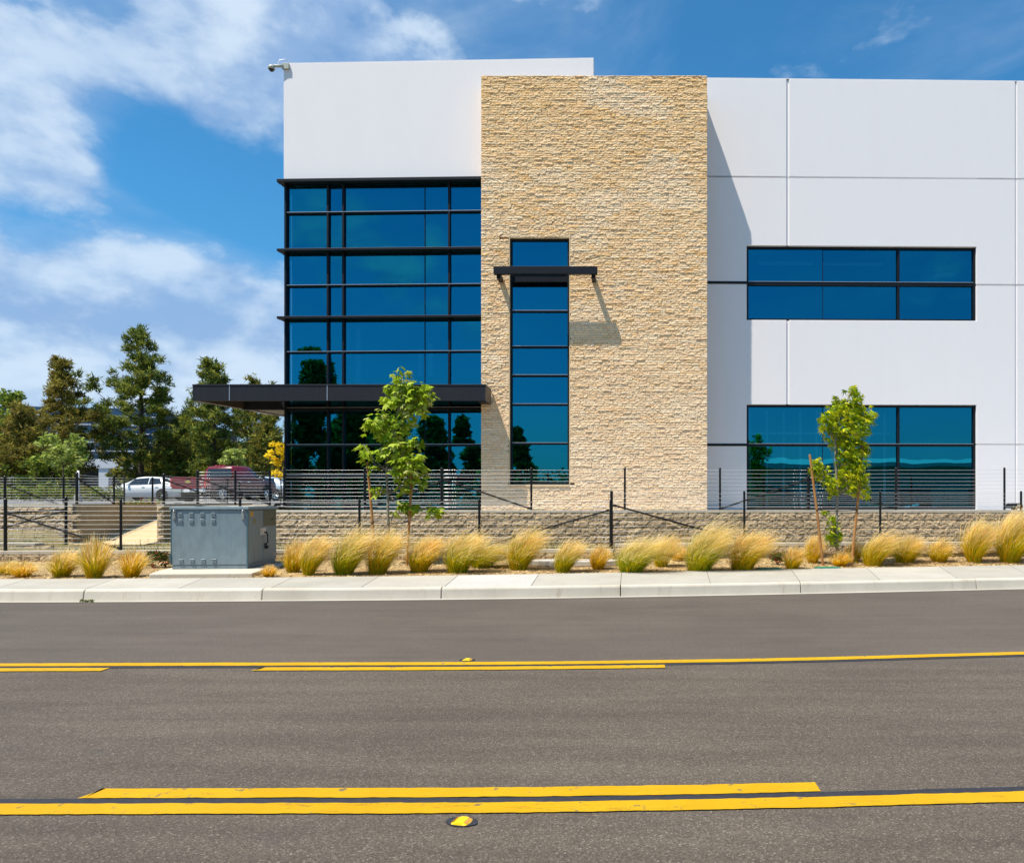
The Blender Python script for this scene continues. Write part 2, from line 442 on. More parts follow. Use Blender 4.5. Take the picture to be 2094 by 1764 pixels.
class MB:
    def __init__(s):
        s.v, s.f, s.mi, s.c = [], [], [], []

    def add(s, vs_, fs_, m=0, col=None):
        o = len(s.v)
        s.v.extend(vs_)
        s.f.extend(tuple(i + o for i in f) for f in fs_)
        s.mi.extend([m] * len(fs_))
        if col is not None:
            if isinstance(col, list):
                s.c.extend(col)
            else:
                s.c.extend([col] * len(vs_))
        elif s.c:
            s.c.extend([(1, 1, 1)] * len(vs_))
        return o

    def box(s, x0, x1, y0, y1, z0, z1, m=0, M=None, col=None):
        p = [(x0, y0, z0), (x1, y0, z0), (x1, y1, z0), (x0, y1, z0), (x0, y0, z1), (x1, y0, z1), (x1, y1, z1), (x0, y1, z1)]
        if M is not None:
            p = [tuple(M @ Vector(q)) for q in p]
        s.add(p, [(0, 3, 2, 1), (4, 5, 6, 7), (0, 1, 5, 4), (1, 2, 6, 5), (2, 3, 7, 6), (3, 0, 4, 7)], m, col)

    def prism(s, poly, y0, y1, m=0, axis='y', M=None):
        """poly: list of 2-D points, extruded along an axis"""
        n = len(poly)
        if axis == 'y':
            p = [(a, y0, b) for a, b in poly] + [(a, y1, b) for a, b in poly]
        elif axis == 'z':
            p = [(a, b, y0) for a, b in poly] + [(a, b, y1) for a, b in poly]
        else:
            p = [(y0, a, b) for a, b in poly] + [(y1, a, b) for a, b in poly]
        if M is not None:
            p = [tuple(M @ Vector(q)) for q in p]
        fs_ = [tuple(range(n)), tuple(range(2 * n - 1, n - 1, -1))]
        fs_ += [(i, i + n, (i + 1) % n + n, (i + 1) % n) for i in range(n)]
        s.add(p, fs_, m)

    def tube(s, pts, r, n=6, m=0, caps=True, col=None):
        pts = [Vector(p) for p in pts]
        k = len(pts)
        rs = r if isinstance(r, (list, tuple)) else [r] * k
        rings = []
        prev = None
        for i, p in enumerate(pts):
            d = (pts[min(i + 1, k - 1)] - pts[max(i - 1, 0)])
            if d.length < 1e-9:
                d = Vector((0, 0, 1))
            d.normalize()
            if prev is None:
                a = Vector((0, 0, 1)) if abs(d.z) < 0.9 else Vector((1, 0, 0))
                u = d.cross(a).normalized()
            else:
                u = (prev - d * prev.dot(d)).normalized()
            prev = u
            w_ = d.cross(u)
            rings.append([tuple(p + (u * math.cos(2 * math.pi * j / n) + w_ * math.sin(2 * math.pi * j / n)) * rs[i]) for j in range(n)])
        vs_ = [q for rg in rings for q in rg]
        fs_ = []
        for i in range(k - 1):
            for j in range(n):
                a, b = i * n + j, i * n + (j + 1) % n
                fs_.append((a, b, b + n, a + n))
        if caps:
            fs_.append(tuple(range(n - 1, -1, -1)))
            fs_.append(tuple((k - 1) * n + j for j in range(n)))
        s.add(vs_, fs_, m, col)

    def lathe(s, prof, n=16, m=0, M=None):
        """prof: (radius, height) pairs about local z"""
        k = len(prof)
        vs_ = []
        for r_, h in prof:
            for j in range(n):
                a = 2 * math.pi * j / n
                q = Vector((r_ * math.cos(a), r_ * math.sin(a), h))
                vs_.append(tuple(M @ q) if M is not None else tuple(q))
        fs_ = []
        for i in range(k - 1):
            for j in range(n):
                a, b = i * n + j, i * n + (j + 1) % n
                fs_.append((a, b, b + n, a + n))
        fs_.append(tuple(range(n - 1, -1, -1)))
        fs_.append(tuple((k - 1) * n + j for j in range(n)))
        s.add(vs_, fs_, m)

    def mesh(s, name, mats, smooth=False, warp=None):
        me = bpy.data.meshes.new(name)
        vv = [warp(*p) for p in s.v] if warp else s.v
        me.from_pydata(vv, [], s.f)
        for mt in (mats if isinstance(mats, (list, tuple)) else [mats]):
            me.materials.append(MATS[mt])
        me.polygons.foreach_set('material_index', s.mi)
        if smooth:
            me.polygons.foreach_set('use_smooth', [True] * len(s.f))
        if s.c:
            ca = me.color_attributes.new('col', 'FLOAT_COLOR', 'POINT')
            flat = []
            for c in s.c:
                flat.extend((c[0], c[1], c[2], 1.0))
            ca.data.foreach_set('color', flat)
        me.validate()
        me.update()
        return me

    def build(s, name, mats, parent=None, smooth=False, warp=None, bevel=0.0, segs=2, fix=True):
        me = s.mesh(name, mats, smooth, warp)
        if fix:
            bm = bmesh.new()
            bm.from_mesh(me)
            bmesh.ops.recalc_face_normals(bm, faces=bm.faces)
            bm.to_mesh(me)
            bm.free()
        o = bpy.data.objects.new(name, me)
        COL.objects.link(o)
        if parent is not None:
            child(o, parent)
        if bevel:
            b = o.modifiers.new('bevel', 'BEVEL')
            b.width = bevel
            b.segments = segs
            b.limit_method = 'ANGLE'
            b.angle_limit = D2R(40)
        return o


def child(o, parent):
    o.parent = parent
    o.matrix_parent_inverse = WM.get(parent.name, Matrix()).inverted()
    return o


def tag(o, label=None, cat=None, group=None, kind=None):
    if label:
        o['label'] = label
    if cat:
        o['category'] = cat
    if group:
        o['group'] = group
    if kind:
        o['kind'] = kind
    return o


def thing(name, loc, label=None, cat=None, group=None, rz=0.0, kind=None):
    o = bpy.data.objects.new(name, None)
    COL.objects.link(o)
    o.empty_display_size = 0.2
    o.location = loc
    o.rotation_euler = (0, 0, rz)
    WM[o.name] = Matrix.Translation(Vector(loc)) @ Matrix.Rotation(rz, 4, 'Z')
    return tag(o, label, cat, group, kind)


def inst(name, me, M, parent):
    """another object on a shared mesh, at world matrix M"""
    o = bpy.data.objects.new(name, me)
    COL.objects.link(o)
    child(o, parent)
    o.matrix_basis = M
    return o


def rebase(o, loc):
    """move the origin of a single-mesh thing to its base"""
    o.data.transform(Matrix.Translation(-Vector(loc)))
    o.location = loc
    WM[o.name] = Matrix.Translation(Vector(loc))
    return o


def X_(px, Y):
    return (px - CX) * Y / F


def Z_(py, Y):
    return EYE - (py - HY) * Y / F


def curve(points, blur=1.2):
    """piecewise curve through (x, y) points, softened; runs on straight past its ends"""
    pts = sorted(points)

    def raw(x):
        if x <= pts[0][0]:
            a, b = pts[0], pts[1]
        elif x >= pts[-1][0]:
            a, b = pts[-2], pts[-1]
        else:
            for a, b in zip(pts, pts[1:]):
                if a[0] <= x <= b[0]:
                    break
        t_ = (x - a[0]) / (b[0] - a[0])
        return a[1] + (b[1] - a[1]) * t_

    def f_(x):
        return sum(raw(x + blur * q) for q in (-1, -.6, -.2, .2, .6, 1)) / 6.0
    return f_


kerb_y = curve([(-60, 12.6), (-10.7, 13.0), (-6.68, 13.15), (-2.08, 13.45), (2.55, 14.1), (7.72, 15.02), (60, 25)], 1.8)
walk_y = curve([(-60, 14.0), (-12.1, 14.4), (-7.3, 14.65), (-2.4, 15.3), (3.05, 16.5), (9.3, 17.7), (60, 28)], 1.8)
near_y = curve([(-3.42, 4.228), (-.648, 4.247), (.762, 4.307), (2.226, 4.41)], .6)
far_y = curve([(-6.57, 7.97), (-3.92, 8.01), (-1.25, 8.04), (1.48, 8.21), (4.41, 8.59)], 1.0)
low_y = curve([(-24, 17.3), (-14.3, 17.6), (-8.4, 18.0), (-2.8, 18.2), (0, 18.3), (3, 18.6), (9.5, 19.2), (14, 19.5)], 1.2)


def frange(a, b, n):
    return [a + (b - a) * i / n for i in range(n + 1)]


def ribbon(mb, xs, fa, fb, za, zb, m=0):
    """sheet between two curves"""
    vs_, fs_ = [], []
    for i, x in enumerate(xs):
        vs_ += [(x, fa(x), za(x) if callable(za) else za), (x, fb(x), zb(x) if callable(zb) else zb)]
        if i:
            o = 2 * i
            fs_.append((o - 2, o, o + 1, o - 1))
    mb.add(vs_, fs_, m)


# ================================================================== SETTING: ground, road, pavement
mb = MB()
mb.add([(-900, -900, -0.25), (900, -900, -0.25), (900, 900, -0.25), (-900, 900, -0.25)], [(0, 1, 2, 3)])
tag(mb.build('ground', 'earth'), 'dry earth spreading out to the horizon', kind='structure')

mb = MB()
xs = frange(-60, 60, 120)
ribbon(mb, xs, lambda x: -1.6, lambda x: kerb_y(x) - 0.08, 0.0, 0.0)
tag(mb.build('road', 'asphalt'), 'grey asphalt road with a centre turning lane', kind='structure')

# opposite pavement and verge behind the lens
mb = MB()
mb.box(-60, 60, -3.4, -1.6, -0.2, 0.16)
tag(mb.build('pavement', 'concrete'), 'pale concrete pavement across the road', kind='structure')
mb = MB()
mb.add([(-60, -60, 0.12), (60, -60, 0.12), (60, -3.4, 0.12), (-60, -3.4, 0.12)], [(0, 1, 2, 3)])
tag(mb.build('verge', 'dry_lawn'), 'dry grass verge across the road', kind='structure')

# gutter pan
mb = MB()
ribbon(mb, xs, lambda x: kerb_y(x) - 0.10, lambda x: kerb_y(x) + 0.02, 0.006, 0.012)
tag(mb.build('gutter', 'concrete'), 'thin pale gutter strip at the foot of the kerb', kind='structure')

# kerb stones, 3 m each, rounded nose
kerb = thing('kerb', (0, kerb_y(0), 0), 'pale concrete kerb between road and sidewalk', kind='structure')
kj = [X_(q, 13.4) for q in (-163, 197, 546, 902)] + [X_(1269, 13.75), X_(1640, 14.15), X_(1998, 14.85), X_(2380, 15.6)]
kj = [kj[0] - 3.05 * i for i in (3, 2, 1)] + kj + [kj[-1] + 3.1 * i for i in (1, 2, 3)]
prof = [(0.02, 0.0), (0.035, 0.10), (0.045, 0.165), (0.06, 0.19), (0.085, 0.203), (0.15, 0.206), (0.15, -0.1), (0.02, -0.1)]
for a, b in zip(kj, kj[1:]):
    mb = MB()
    n = 6
    pn = len(prof)
    vs_, fs_ = [], []
    for i, x in enumerate(frange(a + 0.008, b - 0.008, n)):
        ky = kerb_y(x)
        vs_ += [(x, ky + dy, z + (0.004 * mnoise.noise((x * 2, z * 9, 3)))) for dy, z in prof]
        if i:
            o = pn * (i - 1)
            for j in range(pn):
                fs_.append((o + j, o + (j + 1) % pn, o + pn + (j + 1) % pn, o + pn + j))
    fs_.append(tuple(range(pn)))
    fs_.append(tuple(range(pn * n + pn - 1, pn * n - 1, -1)))
    mb.add(vs_, fs_)
    mb.build('kerb_stone', 'kerb_concrete', kerb, smooth=False, bevel=0.006, segs=1)

# sidewalk slabs
walk = thing('sidewalk', (0, walk_y(0), 0.2), 'pale concrete sidewalk behind the kerb', kind='structure')
mb = MB()
ribbon(mb, frange(-40, 30, 70), lambda x: kerb_y(x) + 0.15, walk_y, 0.190, 0.232)
tag(mb.build('joint_bed', 'mortar', walk))
sj = [X_(374, 13.4) - 1.55 * i for i in range(9, 0, -1)] + [X_(q, Y) for q, Y in
      ((374, 13.4), (558, 13.4), (737, 13.4), (907, 13.45), (1085, 13.6), (1269, 13.75), (1454, 14.0), (1640, 14.2))]
while sj[-1] < 16:
    sj.append(sj[-1] + 1.6)


def back_x(x):
    return x * (1.09 if x > 0 else 1.04)


for i_s, (a, b) in enumerate(zip(sj, sj[1:])):
    mb = MB()
    nx, ny = 4, 3
    vs_, fs_ = [], []
    g = 0.006
    ab, bb = back_x(a), back_x(b)
    for i in range(nx + 1):
        for j in range(ny + 1):
            v = j / ny
            u = i / nx
            x = (a + g + (b - a - 2 * g) * u) * (1 - v) + (ab + g + (bb - ab - 2 * g) * u) * v
            y0, y1 = kerb_y(x) + 0.156, walk_y(x) - 0.004
            vs_.append((x, y0 + (y1 - y0) * v, 0.206 + 0.044 * v))
    for i in range(nx):
        for j in range(ny):
            o = i * (ny + 1) + j
            fs_.append((o, o + ny + 1, o + ny + 2, o + 1))
    mb.add(vs_, fs_)
    # slab skirt
    fr = [k * (ny + 1) for k in range(nx + 1)] + [nx * (ny + 1) + k for k in range(1, ny + 1)] + \
         [k * (ny + 1) + ny for k in range(nx - 1, -1, -1)] + [k for k in range(ny - 1, 0, -1)]
    low = [(vs_[k][0], vs_[k][1], vs_[k][2] - 0.05) for k in fr]
    o = len(mb.v)
    mb.v.extend(low)
    L = len(fr)
    for k in range(L):
        mb.f.append((fr[k], fr[(k + 1) % L], o + (k + 1) % L, o + k))
        mb.mi.append(0)
    new = a < X_(920, 13.4) - 0.05 + 0.2 and b > X_(1000, 13.5)
    ob = mb.build('slab', 'new_concrete' if new else 'concrete', walk)
    if new:
        tag(ob, 'whiter newer slab of the sidewalk')

# planting strip
def strip_z(x, v):
    return 0.215 + 0.12 * v + 0.02 * mnoise.noise((x * 0.9, v * 3, 1.0))


mb = MB()
vs_, fs_ = [], []
xsn, nv = frange(-40, 30, 210), 8
for i, x in enumerate(xsn):
    for j in range(nv + 1):
        v = j / nv
        y0, y1 = walk_y(x) - 0.05, low_y(x) + 0.05
        zz = strip_z(x, v) if j else 0.20
        vs_.append((x, y0 + (y1 - y0) * v, zz + (0.012 * mnoise.noise((x * 6, v * 14, 5)) if j else 0)))
for i in range(len(xsn) - 1):
    for j in range(nv):
        o = i * (nv + 1) + j
        fs_.append((o, o + nv + 1, o + nv + 2, o + 1))
mb.add(vs_, fs_)
tag(mb.build('planting_bed', 'mulch', smooth=True), 'brown bark-mulched planting bed behind the sidewalk', kind='structure')

# wood chips and straw on the bed
mb = MB()
cols = [(0.56, 0.39, 0.17), (0.36, 0.22, 0.085), (0.68, 0.51, 0.25), (0.18, 0.105, 0.05), (0.74, 0.55, 0.24), (0.48, 0.27, 0.09)]
for i in range(15000):
    x = U(-13.5, 12.5)
    v = R() ** 1.2
    y0, y1 = walk_y(x) - 0.02, low_y(x)
    p = Vector((x, y0 + (y1 - y0) * v, strip_z(x, v) + U(0.004, 0.022)))
    l, wd = U(0.012, 0.055), U(0.004, 0.013)
    a = U(0, math.pi)
    dx = Vector((math.cos(a), math.sin(a), U(-.5, .5))) * l
    dy = Vector((-math.sin(a), math.cos(a), U(-.6, .6))) * wd
    c = random.choice(cols)
    k = U(.7, 1.15)
    mb.add([tuple(p - dx), tuple(p + dy), tuple(p + dx), tuple(p - dy)], [(0, 1, 2, 3)], 0, tuple(q * k for q in c))
tag(mb.build('wood_chips', 'chips', fix=False), 'loose bark chips and straw covering the planting bed', 'mulch', kind='stuff')

# ground between the low wall and the tall wall
mb = MB()
vs_, fs_ = [], []
xg, nv = frange(-30, 20, 100), 8
for i, x in enumerate(xg):
    for j in range(nv + 1):
        v = j / nv
        y0 = low_y(x) + 0.1
        y1 = 23.4 if x < -9.0 else 20.2
        y = y0 + (y1 - y0) * v
        z = 0.50 + 0.10 * v + (0.08 if x > -0.4 else 0) + 0.02 * mnoise.noise((x, y, 0))
        if x < -15.2:
            z = 0.56 + 0.45 * min(1, max(0, (y - 19.3) / 1.5))
        vs_.append((x, y, z))
for i in range(len(xg) - 1):
    for j in range(nv):
        o = i * (nv + 1) + j
        fs_.append((o, o + nv + 1, o + nv + 2, o + 1))
mb.add(vs_, fs_)
tag(mb.build('terrace', 'dry_lawn', smooth=True), 'dry weedy strip of ground between the two block walls', kind='structure')

# weeds on that strip
mb = MB()
for i in range(3800):
    x = U(-22, 12)
    y0 = low_y(x) + 0.15
    y1 = 20.4 if x < -15.2 else (22.8 if x < -9.4 else 19.9)
    if -15 < x < -12.9 and R() < .8:
        continue
    y = U(y0, y1)
    z = 0.52 if x > -15.2 else 0.56 + 0.45 * min(1, max(0, (y - 19.3) / 1.5))
    h = U(.08, .26)
    a = U(0, 6.28)
    ln = U(0.02, .12)
    c = random.choice([(0.20, 0.16, 0.05), (0.12, 0.13, 0.03), (0.28, 0.21, 0.09), (0.09, 0.12, 0.025)])
    mb.add([(x - .008, y, z - .02), (x + .008, y, z - .02), (x + math.cos(a) * ln, y + math.sin(a) * ln, z + h)], [(0, 1, 2)], 0, c)
tag(mb.build('dry_grass', 'blade', fix=False), 'thin dry weeds growing between the block walls', 'grass', kind='stuff')


# raised ground of the building and the parking lot
def lot_z(y):
    return 1.5 + 0.0125 * (y - 24.0)


mb = MB()
mb.add([(-9.2, 20.1, 1.445), (40, 20.1, 1.445), (40, 60, 1.445), (-9.2, 60, 1.445)], [(0, 1, 2, 3)])
tag(mb.build('apron', 'concrete'), 'concrete apron between tall block wall and building', kind='structure')
mb = MB()
vs_, fs_ = [], []
for i, y in enumerate((23.1, 30, 45, 60, 80, 140, 400)):
    vs_ += [(-200, y, lot_z(y)), (-15.1, y, lot_z(y)), (-13.0, y, lot_z(y)), (-9.2, y, lot_z(y)), (60, y, lot_z(y) - 0.1)]
for i in range(6):
    for j in range(4):
        if j == 1 and i == 0:
            continue
        o = 5 * i + j
        fs_.append((o, o + 1, o + 6, o + 5))
mb.add(vs_, fs_)
mb.add([(-200, 20.7, 1.56), (-15.1, 20.7, 1.56), (-15.1, 23.1, lot_z(23.1)), (-200, 23.1, lot_z(23.1))], [(0, 1, 2, 3)])
tag(mb.build('parking_lot', 'lot'), 'grey parking lot raised behind the block walls', kind='structure')

# ramp path between the wing walls
mb = MB()
mb.add([(-15.0, 20.4, 0.56), (-13.0, 20.4, 0.56), (-13.0, 21.4, 0.64), (-15.0, 21.4, 0.62), (-13.0, 24.6, 1.28), (-15.0, 24.6, 1.28),
        (-13.0, 30.05, 1.58), (-15.0, 30.05, 1.58)],
       [(0, 1, 2, 3), (3, 2, 4, 5), (5, 4, 6, 7)])
tag(mb.build('path', 'dirt_path'), 'tan dirt path ramping up between the wing walls', kind='structure')

# lot stripes
mb = MB()
for px_, Y in ((395, 34), (440, 35), (480, 36), (520, 37), (545, 38)):
    x = X_(px_, Y)
    mb.box(x - .35, x + .35, Y - 2, Y + 2, lot_z(Y) + 0.004, lot_z(Y) + 0.03)
tag(mb.build('lot_marking', 'lot_stripe'), 'white painted bay stripes of the parking lot', kind='structure')


# ------------------------------------------------------------------ road markings
def line(name, label, fy, off, width, x0, x1, mat, z, ragged=0.006, taper=0.0):
    mb = MB()
    n = max(8, int((x1 - x0) / 0.035))
    vs_, fs_ = [], []
    for i in range(n + 1):
        x = x0 + (x1 - x0) * i / n
        y = fy(x) + off
        ra, rb = ragged * (mnoise.noise((x * 5, 1.5, off * 50)) + mnoise.noise((x * 19, 3.5, off * 50))), ragged * (mnoise.noise((x * 5, 7.5, off * 50)) + mnoise.noise((x * 19, 9.5, off * 50)))
        hw = width / 2
        sk = (taper if i == 0 else 0)
        vs_ += [(x + sk * .0, y - hw + ra, z), (x + sk, y + hw + rb, z)]
        if i:
            o = 2 * i
            fs_.append((o - 2, o, o + 1, o - 1))
    mb.add(vs_, fs_)
    return tag(mb.build(name, mat), label, kind='structure')


line('tar_strip', 'black seal strip between the nearest pair of yellow lines', near_y, 0.112, 0.085, -20, 20, 'seal', 0.004)
line('road_marking', 'nearest continuous yellow line on the road', near_y, 0, 0.147, -20, 20, 'yellow_paint', 0.008)
line('road_marking', 'long yellow dash beside the nearest continuous line', near_y, 0.226, 0.147,
     X_(176, 4.45), X_(1675, 4.53), 'yellow_paint', 0.008, taper=0.06)
line('tar_strip', 'black seal strip between the farther pair of yellow lines', far_y, -0.115, 0.09, -25, 25, 'seal', 0.004)
line('road_marking', 'farther continuous yellow line on the road', far_y, 0, 0.15, -25, 25, 'yellow_paint', 0.008)
line('road_marking', 'yellow dash beside the farther line at the left edge', far_y, -0.235, 0.15,
     X_(-400, 7.8), X_(215, 7.75), 'yellow_paint', 0.008)
line('road_marking', 'yellow dash beside the farther line in the middle', far_y, -0.235, 0.15,
     X_(518, 7.75), X_(1360, 7.88), 'yellow_paint', 0.008, taper=0.08)


# ================================================================== BUILDING
YT = 22.0                       # face of the stone tower
TXL, TXR = X_(984, YT), X_(1446, YT)
TZ0, TZ1 = 1.42, Z_(155.5, YT)
YL, KL, XL0 = 22.45, -0.030, TXL   # left wing plane: y = YL + KL * (x - XL0)
YR, KR, XR0 = 23.15, 0.018, TXR    # right wing plane


def warpL(x, y, z):
    return (x, y + KL * (x - XL0), z)


def warpR(x, y, z):
    return (x, y + KR * (x - XR0), z)


def xl(px_):
    a = (px_ - CX) / F
    return a * (YL - KL * XL0) / (1 - KL * a)


def xr(px_):
    a = (px_ - CX) / F
    return a * (YR - KR * XR0) / (1 - KR * a)


def zl(py_, px_=800):
    x = xl(px_)
    return Z_(py_, YL + KL * (x - XL0))


def zr(py_, px_=1760):
    x = xr(px_)
    return Z_(py_, YR + KR * (x - XR0))


bld = thing('office_building', (0, 24, 1.45), 'white two storey office building with beige stone tower and blue glass', 'building')


def window(name, x0, x1, z0, z1, y, vert, horiz, fw, depth, warp, mat='blue_glass', label=None, base=None, recess=0.09):
    """frame with bars (one mesh) and one pane per field; y is the outer face of the bars"""
    mb = MB()
    bars_v = [(x0, x0 + fw)] + [(c - t_ / 2, c + t_ / 2) for c, t_ in vert] + [(x1 - fw, x1)]
    bars_h = [(z0, z0 + fw)] + [(c - t_ / 2, c + t_ / 2) for c, t_ in horiz] + [(z1 - fw, z1)]
    for k, (a, b) in enumerate(bars_v):
        thin = (b - a) < 0.035
        mb.box(a, b, y + (0.06 if thin else 0), y + depth, z0, z1)
    for (a, b) in bars_h:
        mb.box(x0 + 0.004, x1 - 0.004, y + 0.012, y + depth - 0.004, a, b)
    fr = mb.build(name, 'dark_metal', bld, warp=warp)
    if label:
        fr['label'] = label
    # sunlit top edge of the horizontal bars: its brightness put in as pale nose
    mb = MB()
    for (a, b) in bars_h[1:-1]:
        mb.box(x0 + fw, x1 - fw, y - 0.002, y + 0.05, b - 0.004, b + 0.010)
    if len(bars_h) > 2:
        mb.build('sunlit_edge', 'pale_metal', fr, warp=warp)
    for i in range(len(bars_v) - 1):
        for j in range(len(bars_h) - 1):
            a, b = bars_v[i][1] - .006, bars_v[i + 1][0] + .006
            c, d = bars_h[j][1] - .006, bars_h[j + 1][0] + .006
            mb = MB()
            yy = y + recess + U(0, .004)
            tl = U(-.005, .005)
            tz = U(-.005, .005)
            mb.add([(a, yy - tl - tz, c), (b, yy + tl - tz, c), (b, yy + tl + tz, d), (a, yy - tl + tz, d)], [(0, 1, 2, 3)])
            mb.build('pane', mat, fr, warp=warp, fix=False)
    return fr


# ---- left wing: white parapet wall
LX0, LX1 = xl(580), xl(1214)
LZ1 = zl(125, 900)
zg1 = zl(369)                                  # top of the glass
mb = MB()
mb.box(LX0, LX1, YL, YL + 0.35, zg1, LZ1)
mb.box(LX0 + .02, LX0 + .35, YL + .34, YL + 12, zg1, LZ1 - .01)
mb.build('parapet_wall', 'white_stucco', bld, warp=warpL, bevel=0.012)
mb = MB()
mb.box(LX0 + .004, LX1 - .004, YL + .004, YL + 0.346, LZ1 + .001, LZ1 + .022)
mb.build('coping', 'white_stucco', bld, warp=warpL, bevel=0.006)

# ---- left wing: curtain wall
GX0, GX1 = xl(582.5), TXL + 0.02
ledge_rows = [(367.5, 374), (509.5, 514.5), (647.5, 652.5)]
vert = [(xl(669), .052), (xl(700.5), .052), (xl(867), .014), (xl(917.5), .052)]
gy = YL + 0.02
zb = 1.445
horiz_up = [(zl(433), .045), (zl(582.5), .045), (zl(719), .045), (zl(512), .06), (zl(650), .06)]
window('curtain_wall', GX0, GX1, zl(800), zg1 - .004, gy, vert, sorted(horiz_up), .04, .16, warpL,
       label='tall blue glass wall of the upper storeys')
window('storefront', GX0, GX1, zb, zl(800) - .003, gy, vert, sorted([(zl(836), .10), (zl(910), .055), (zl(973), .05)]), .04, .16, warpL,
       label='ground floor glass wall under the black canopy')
# corner return of the glass
mb = MB()
mb.box(GX0 - .02, GX0 + .035, gy - .02, gy + .30, zb, zg1 - .01)
mb.build('corner_mullion', 'dark_metal', bld, warp=warpL)
for (a, b) in ledge_rows:
    mb = MB()
    za, zb_ = zl(a), zl(b)
    mb.box(xl(571) , TXL - 0.005, YL - 0.17, YL + .03, zb_, za)
    mb.box(xl(571) + .02, xl(571) + .30, YL + .03, YL + 6, zb_ + .002, za - .002)
    mb.build('ledge', 'dark_metal', bld, warp=warpL, bevel=0.008)
# dark room behind the glass: back, sides, ceiling, floor slabs


def room(x0, x1, y0, y1, z0, z1, slabs=(), warp=None):
    mb = MB()
    mb.box(x0, x1, y1, y1 + .1, z0, z1)
    mb.box(x0 - .1, x0, y0, y1 + .1, z0, z1)
    mb.box(x1, x1 + .1, y0, y1 + .1, z0, z1)
    mb.box(x0 - .1, x1 + .1, y0, y1 + .1, z1, z1 + .1)
    mb.box(x0 - .1, x1 + .1, y0, y1 + .1, z0 - .1, z0)
    for a, b in slabs:
        mb.box(x0 + .001, x1 - .001, y0 + .02, y1 - .001, a, b)
    return mb.build('room', 'interior', bld, warp=warp)


room(GX0 + .12, GX1 - .05, YL + .40, YL + 2.6, 1.46, zg1 + .15, ((zl(516), zl(508)), (zl(655), zl(640)), (zl(800), zl(790))), warpL)
# interior columns that show through
for px_, a, b in ((684, 640, 720), (708, 655, 770), (862, 690, 760), (840, 700, 760)):
    mb = MB()
    mb.box(xl(px_) - .05, xl(px_) + .09, YL + .9, YL + 1.05, zl(b), zl(a))
    mb.build('interior_column', 'interior_grid', bld, warp=warpL)

# ---- canopy
CYF = 21.15
cz0, cz1 = Z_(819.5, CYF), Z_(786.5, CYF)
cx0, cx1 = X_(393, CYF), X_(993.5, CYF)
seams = [cx0, X_(469, CYF), X_(669, CYF), cx1]
can = MB()
can.box(cx0 + .01, cx1 - .01, CYF + .06, CYF + .20, cz0 + .03, cz1 - .03)
canopy = can.build('canopy', 'canopy_metal', bld)
tag(canopy, 'flat black metal canopy over the ground floor')
for a, b in zip(seams, seams[1:]):
    mb = MB()
    mb.box(a + .007, b - .007, CYF, CYF + .06, cz0, cz1)
    mb.box(a + .007, b - .007, CYF - .012, CYF + .03, cz1 - .03, cz1 + .012)
    mb.build('fascia_panel', 'canopy_metal', canopy, bevel=0.005)
for q in seams[1:-1]:
    mb = MB()
    mb.box(q - .010, q + .010, CYF - .002, CYF + .02, cz0 + .01, cz1)
    mb.build('seam_strip', 'pale_metal', canopy)
bx0 = X_(581, 25.1)
mb = MB()
# side beam along the slanted left edge, and roof deck, soffit
for (x0a, x1a, z0a, z1a) in ((cx0, cx0 + .16, cz0, cz1),):
    sx = bx0 - cx0
    mb.add([(x0a, CYF + .061, z0a), (x1a, CYF + .061, z0a), (x1a + sx, 25.1, z0a), (x0a + sx, 25.1, z0a),
            (x0a, CYF + .061, z1a), (x1a, CYF + .061, z1a), (x1a + sx, 25.1, z1a), (x0a + sx, 25.1, z1a)],
           [(0, 3, 2, 1), (4, 5, 6, 7), (0, 1, 5, 4), (1, 2, 6, 5), (2, 3, 7, 6), (3, 0, 4, 7)])
mb.build('side_beam', 'bronze_end', canopy)
mb = MB()
mb.prism([(cx0 + .17, CYF + .21), (cx1 - .02, CYF + .21), (cx1 - .02, YL + .1), (GX0 - .3, YL + .3), (GX0 - .3, 25.0), (bx0 + .17, 25.0)],
         cz0 + .22, cz0 + .30, axis='z')
mb.build('roof_deck', 'soffit', canopy)
mb = MB()
mb.box(X_(508, 23.4), GX0 + .05, 23.0, 23.16, cz0 - .02, cz0 + .215)
mb.build('cross_beam', 'canopy_metal', canopy)
mb = MB()
for k in range(5):
    mb.box(GX0 - 1.55, GX0 - .06, 23.3 + k * .3, 23.52 + k * .3, cz0 + .02, cz0 + .05)
mb.build('soffit_panel', 'soffit_pale', canopy)
mb = MB()
mb.box(cx1 - .009, cx1 + .004, CYF + .002, YT - .045, cz0 + .004, cz1 + .004)
mb.build('end_plate', 'bronze_end', canopy)
mb = MB()
mb.box(TXL + .02, cx1 - .012, CYF + .2, YT - .05, cz0 + .01, cz0 + .20)
mb.build('end_beam', 'canopy_metal', canopy)

# ---- stone tower
tower = MB()
OPX0, OPX1, OPZ0, OPZ1 = X_(1041, YT), X_(1165.5, YT), Z_(990.5, YT), Z_(485, YT)
core = [(TXL + .03, OPX0 - .02, TZ0, TZ1 - .02), (OPX1 + .02, TXR - .03, TZ0, TZ1 - .02), (OPX0 - .02, OPX1 + .02, OPZ1 + .02, TZ1 - .02),
        (OPX0 - .02, OPX1 + .02, TZ0, OPZ0 - .02)]
for a, b, c, d in core:
    tower.box(a, b, YT + .05, YT + .30, c, d)
tower.box(TXL + .03, TXL + .2, YT + .29, YT + 1.6, TZ0, TZ1 - .02)
tower.box(TXR - .2, TXR - .03, YT + .29, YT + 1.6, TZ0, TZ1 - .02)
tower.box(TXL + .03, TXR - .03, YT + .28, YT + 1.6, TZ1 - .12, TZ1 - .03)
tw = tower.build('stone_tower', 'mortar', bld)
tag(tw, 'tall beige ledgestone tower in the middle of the facade')
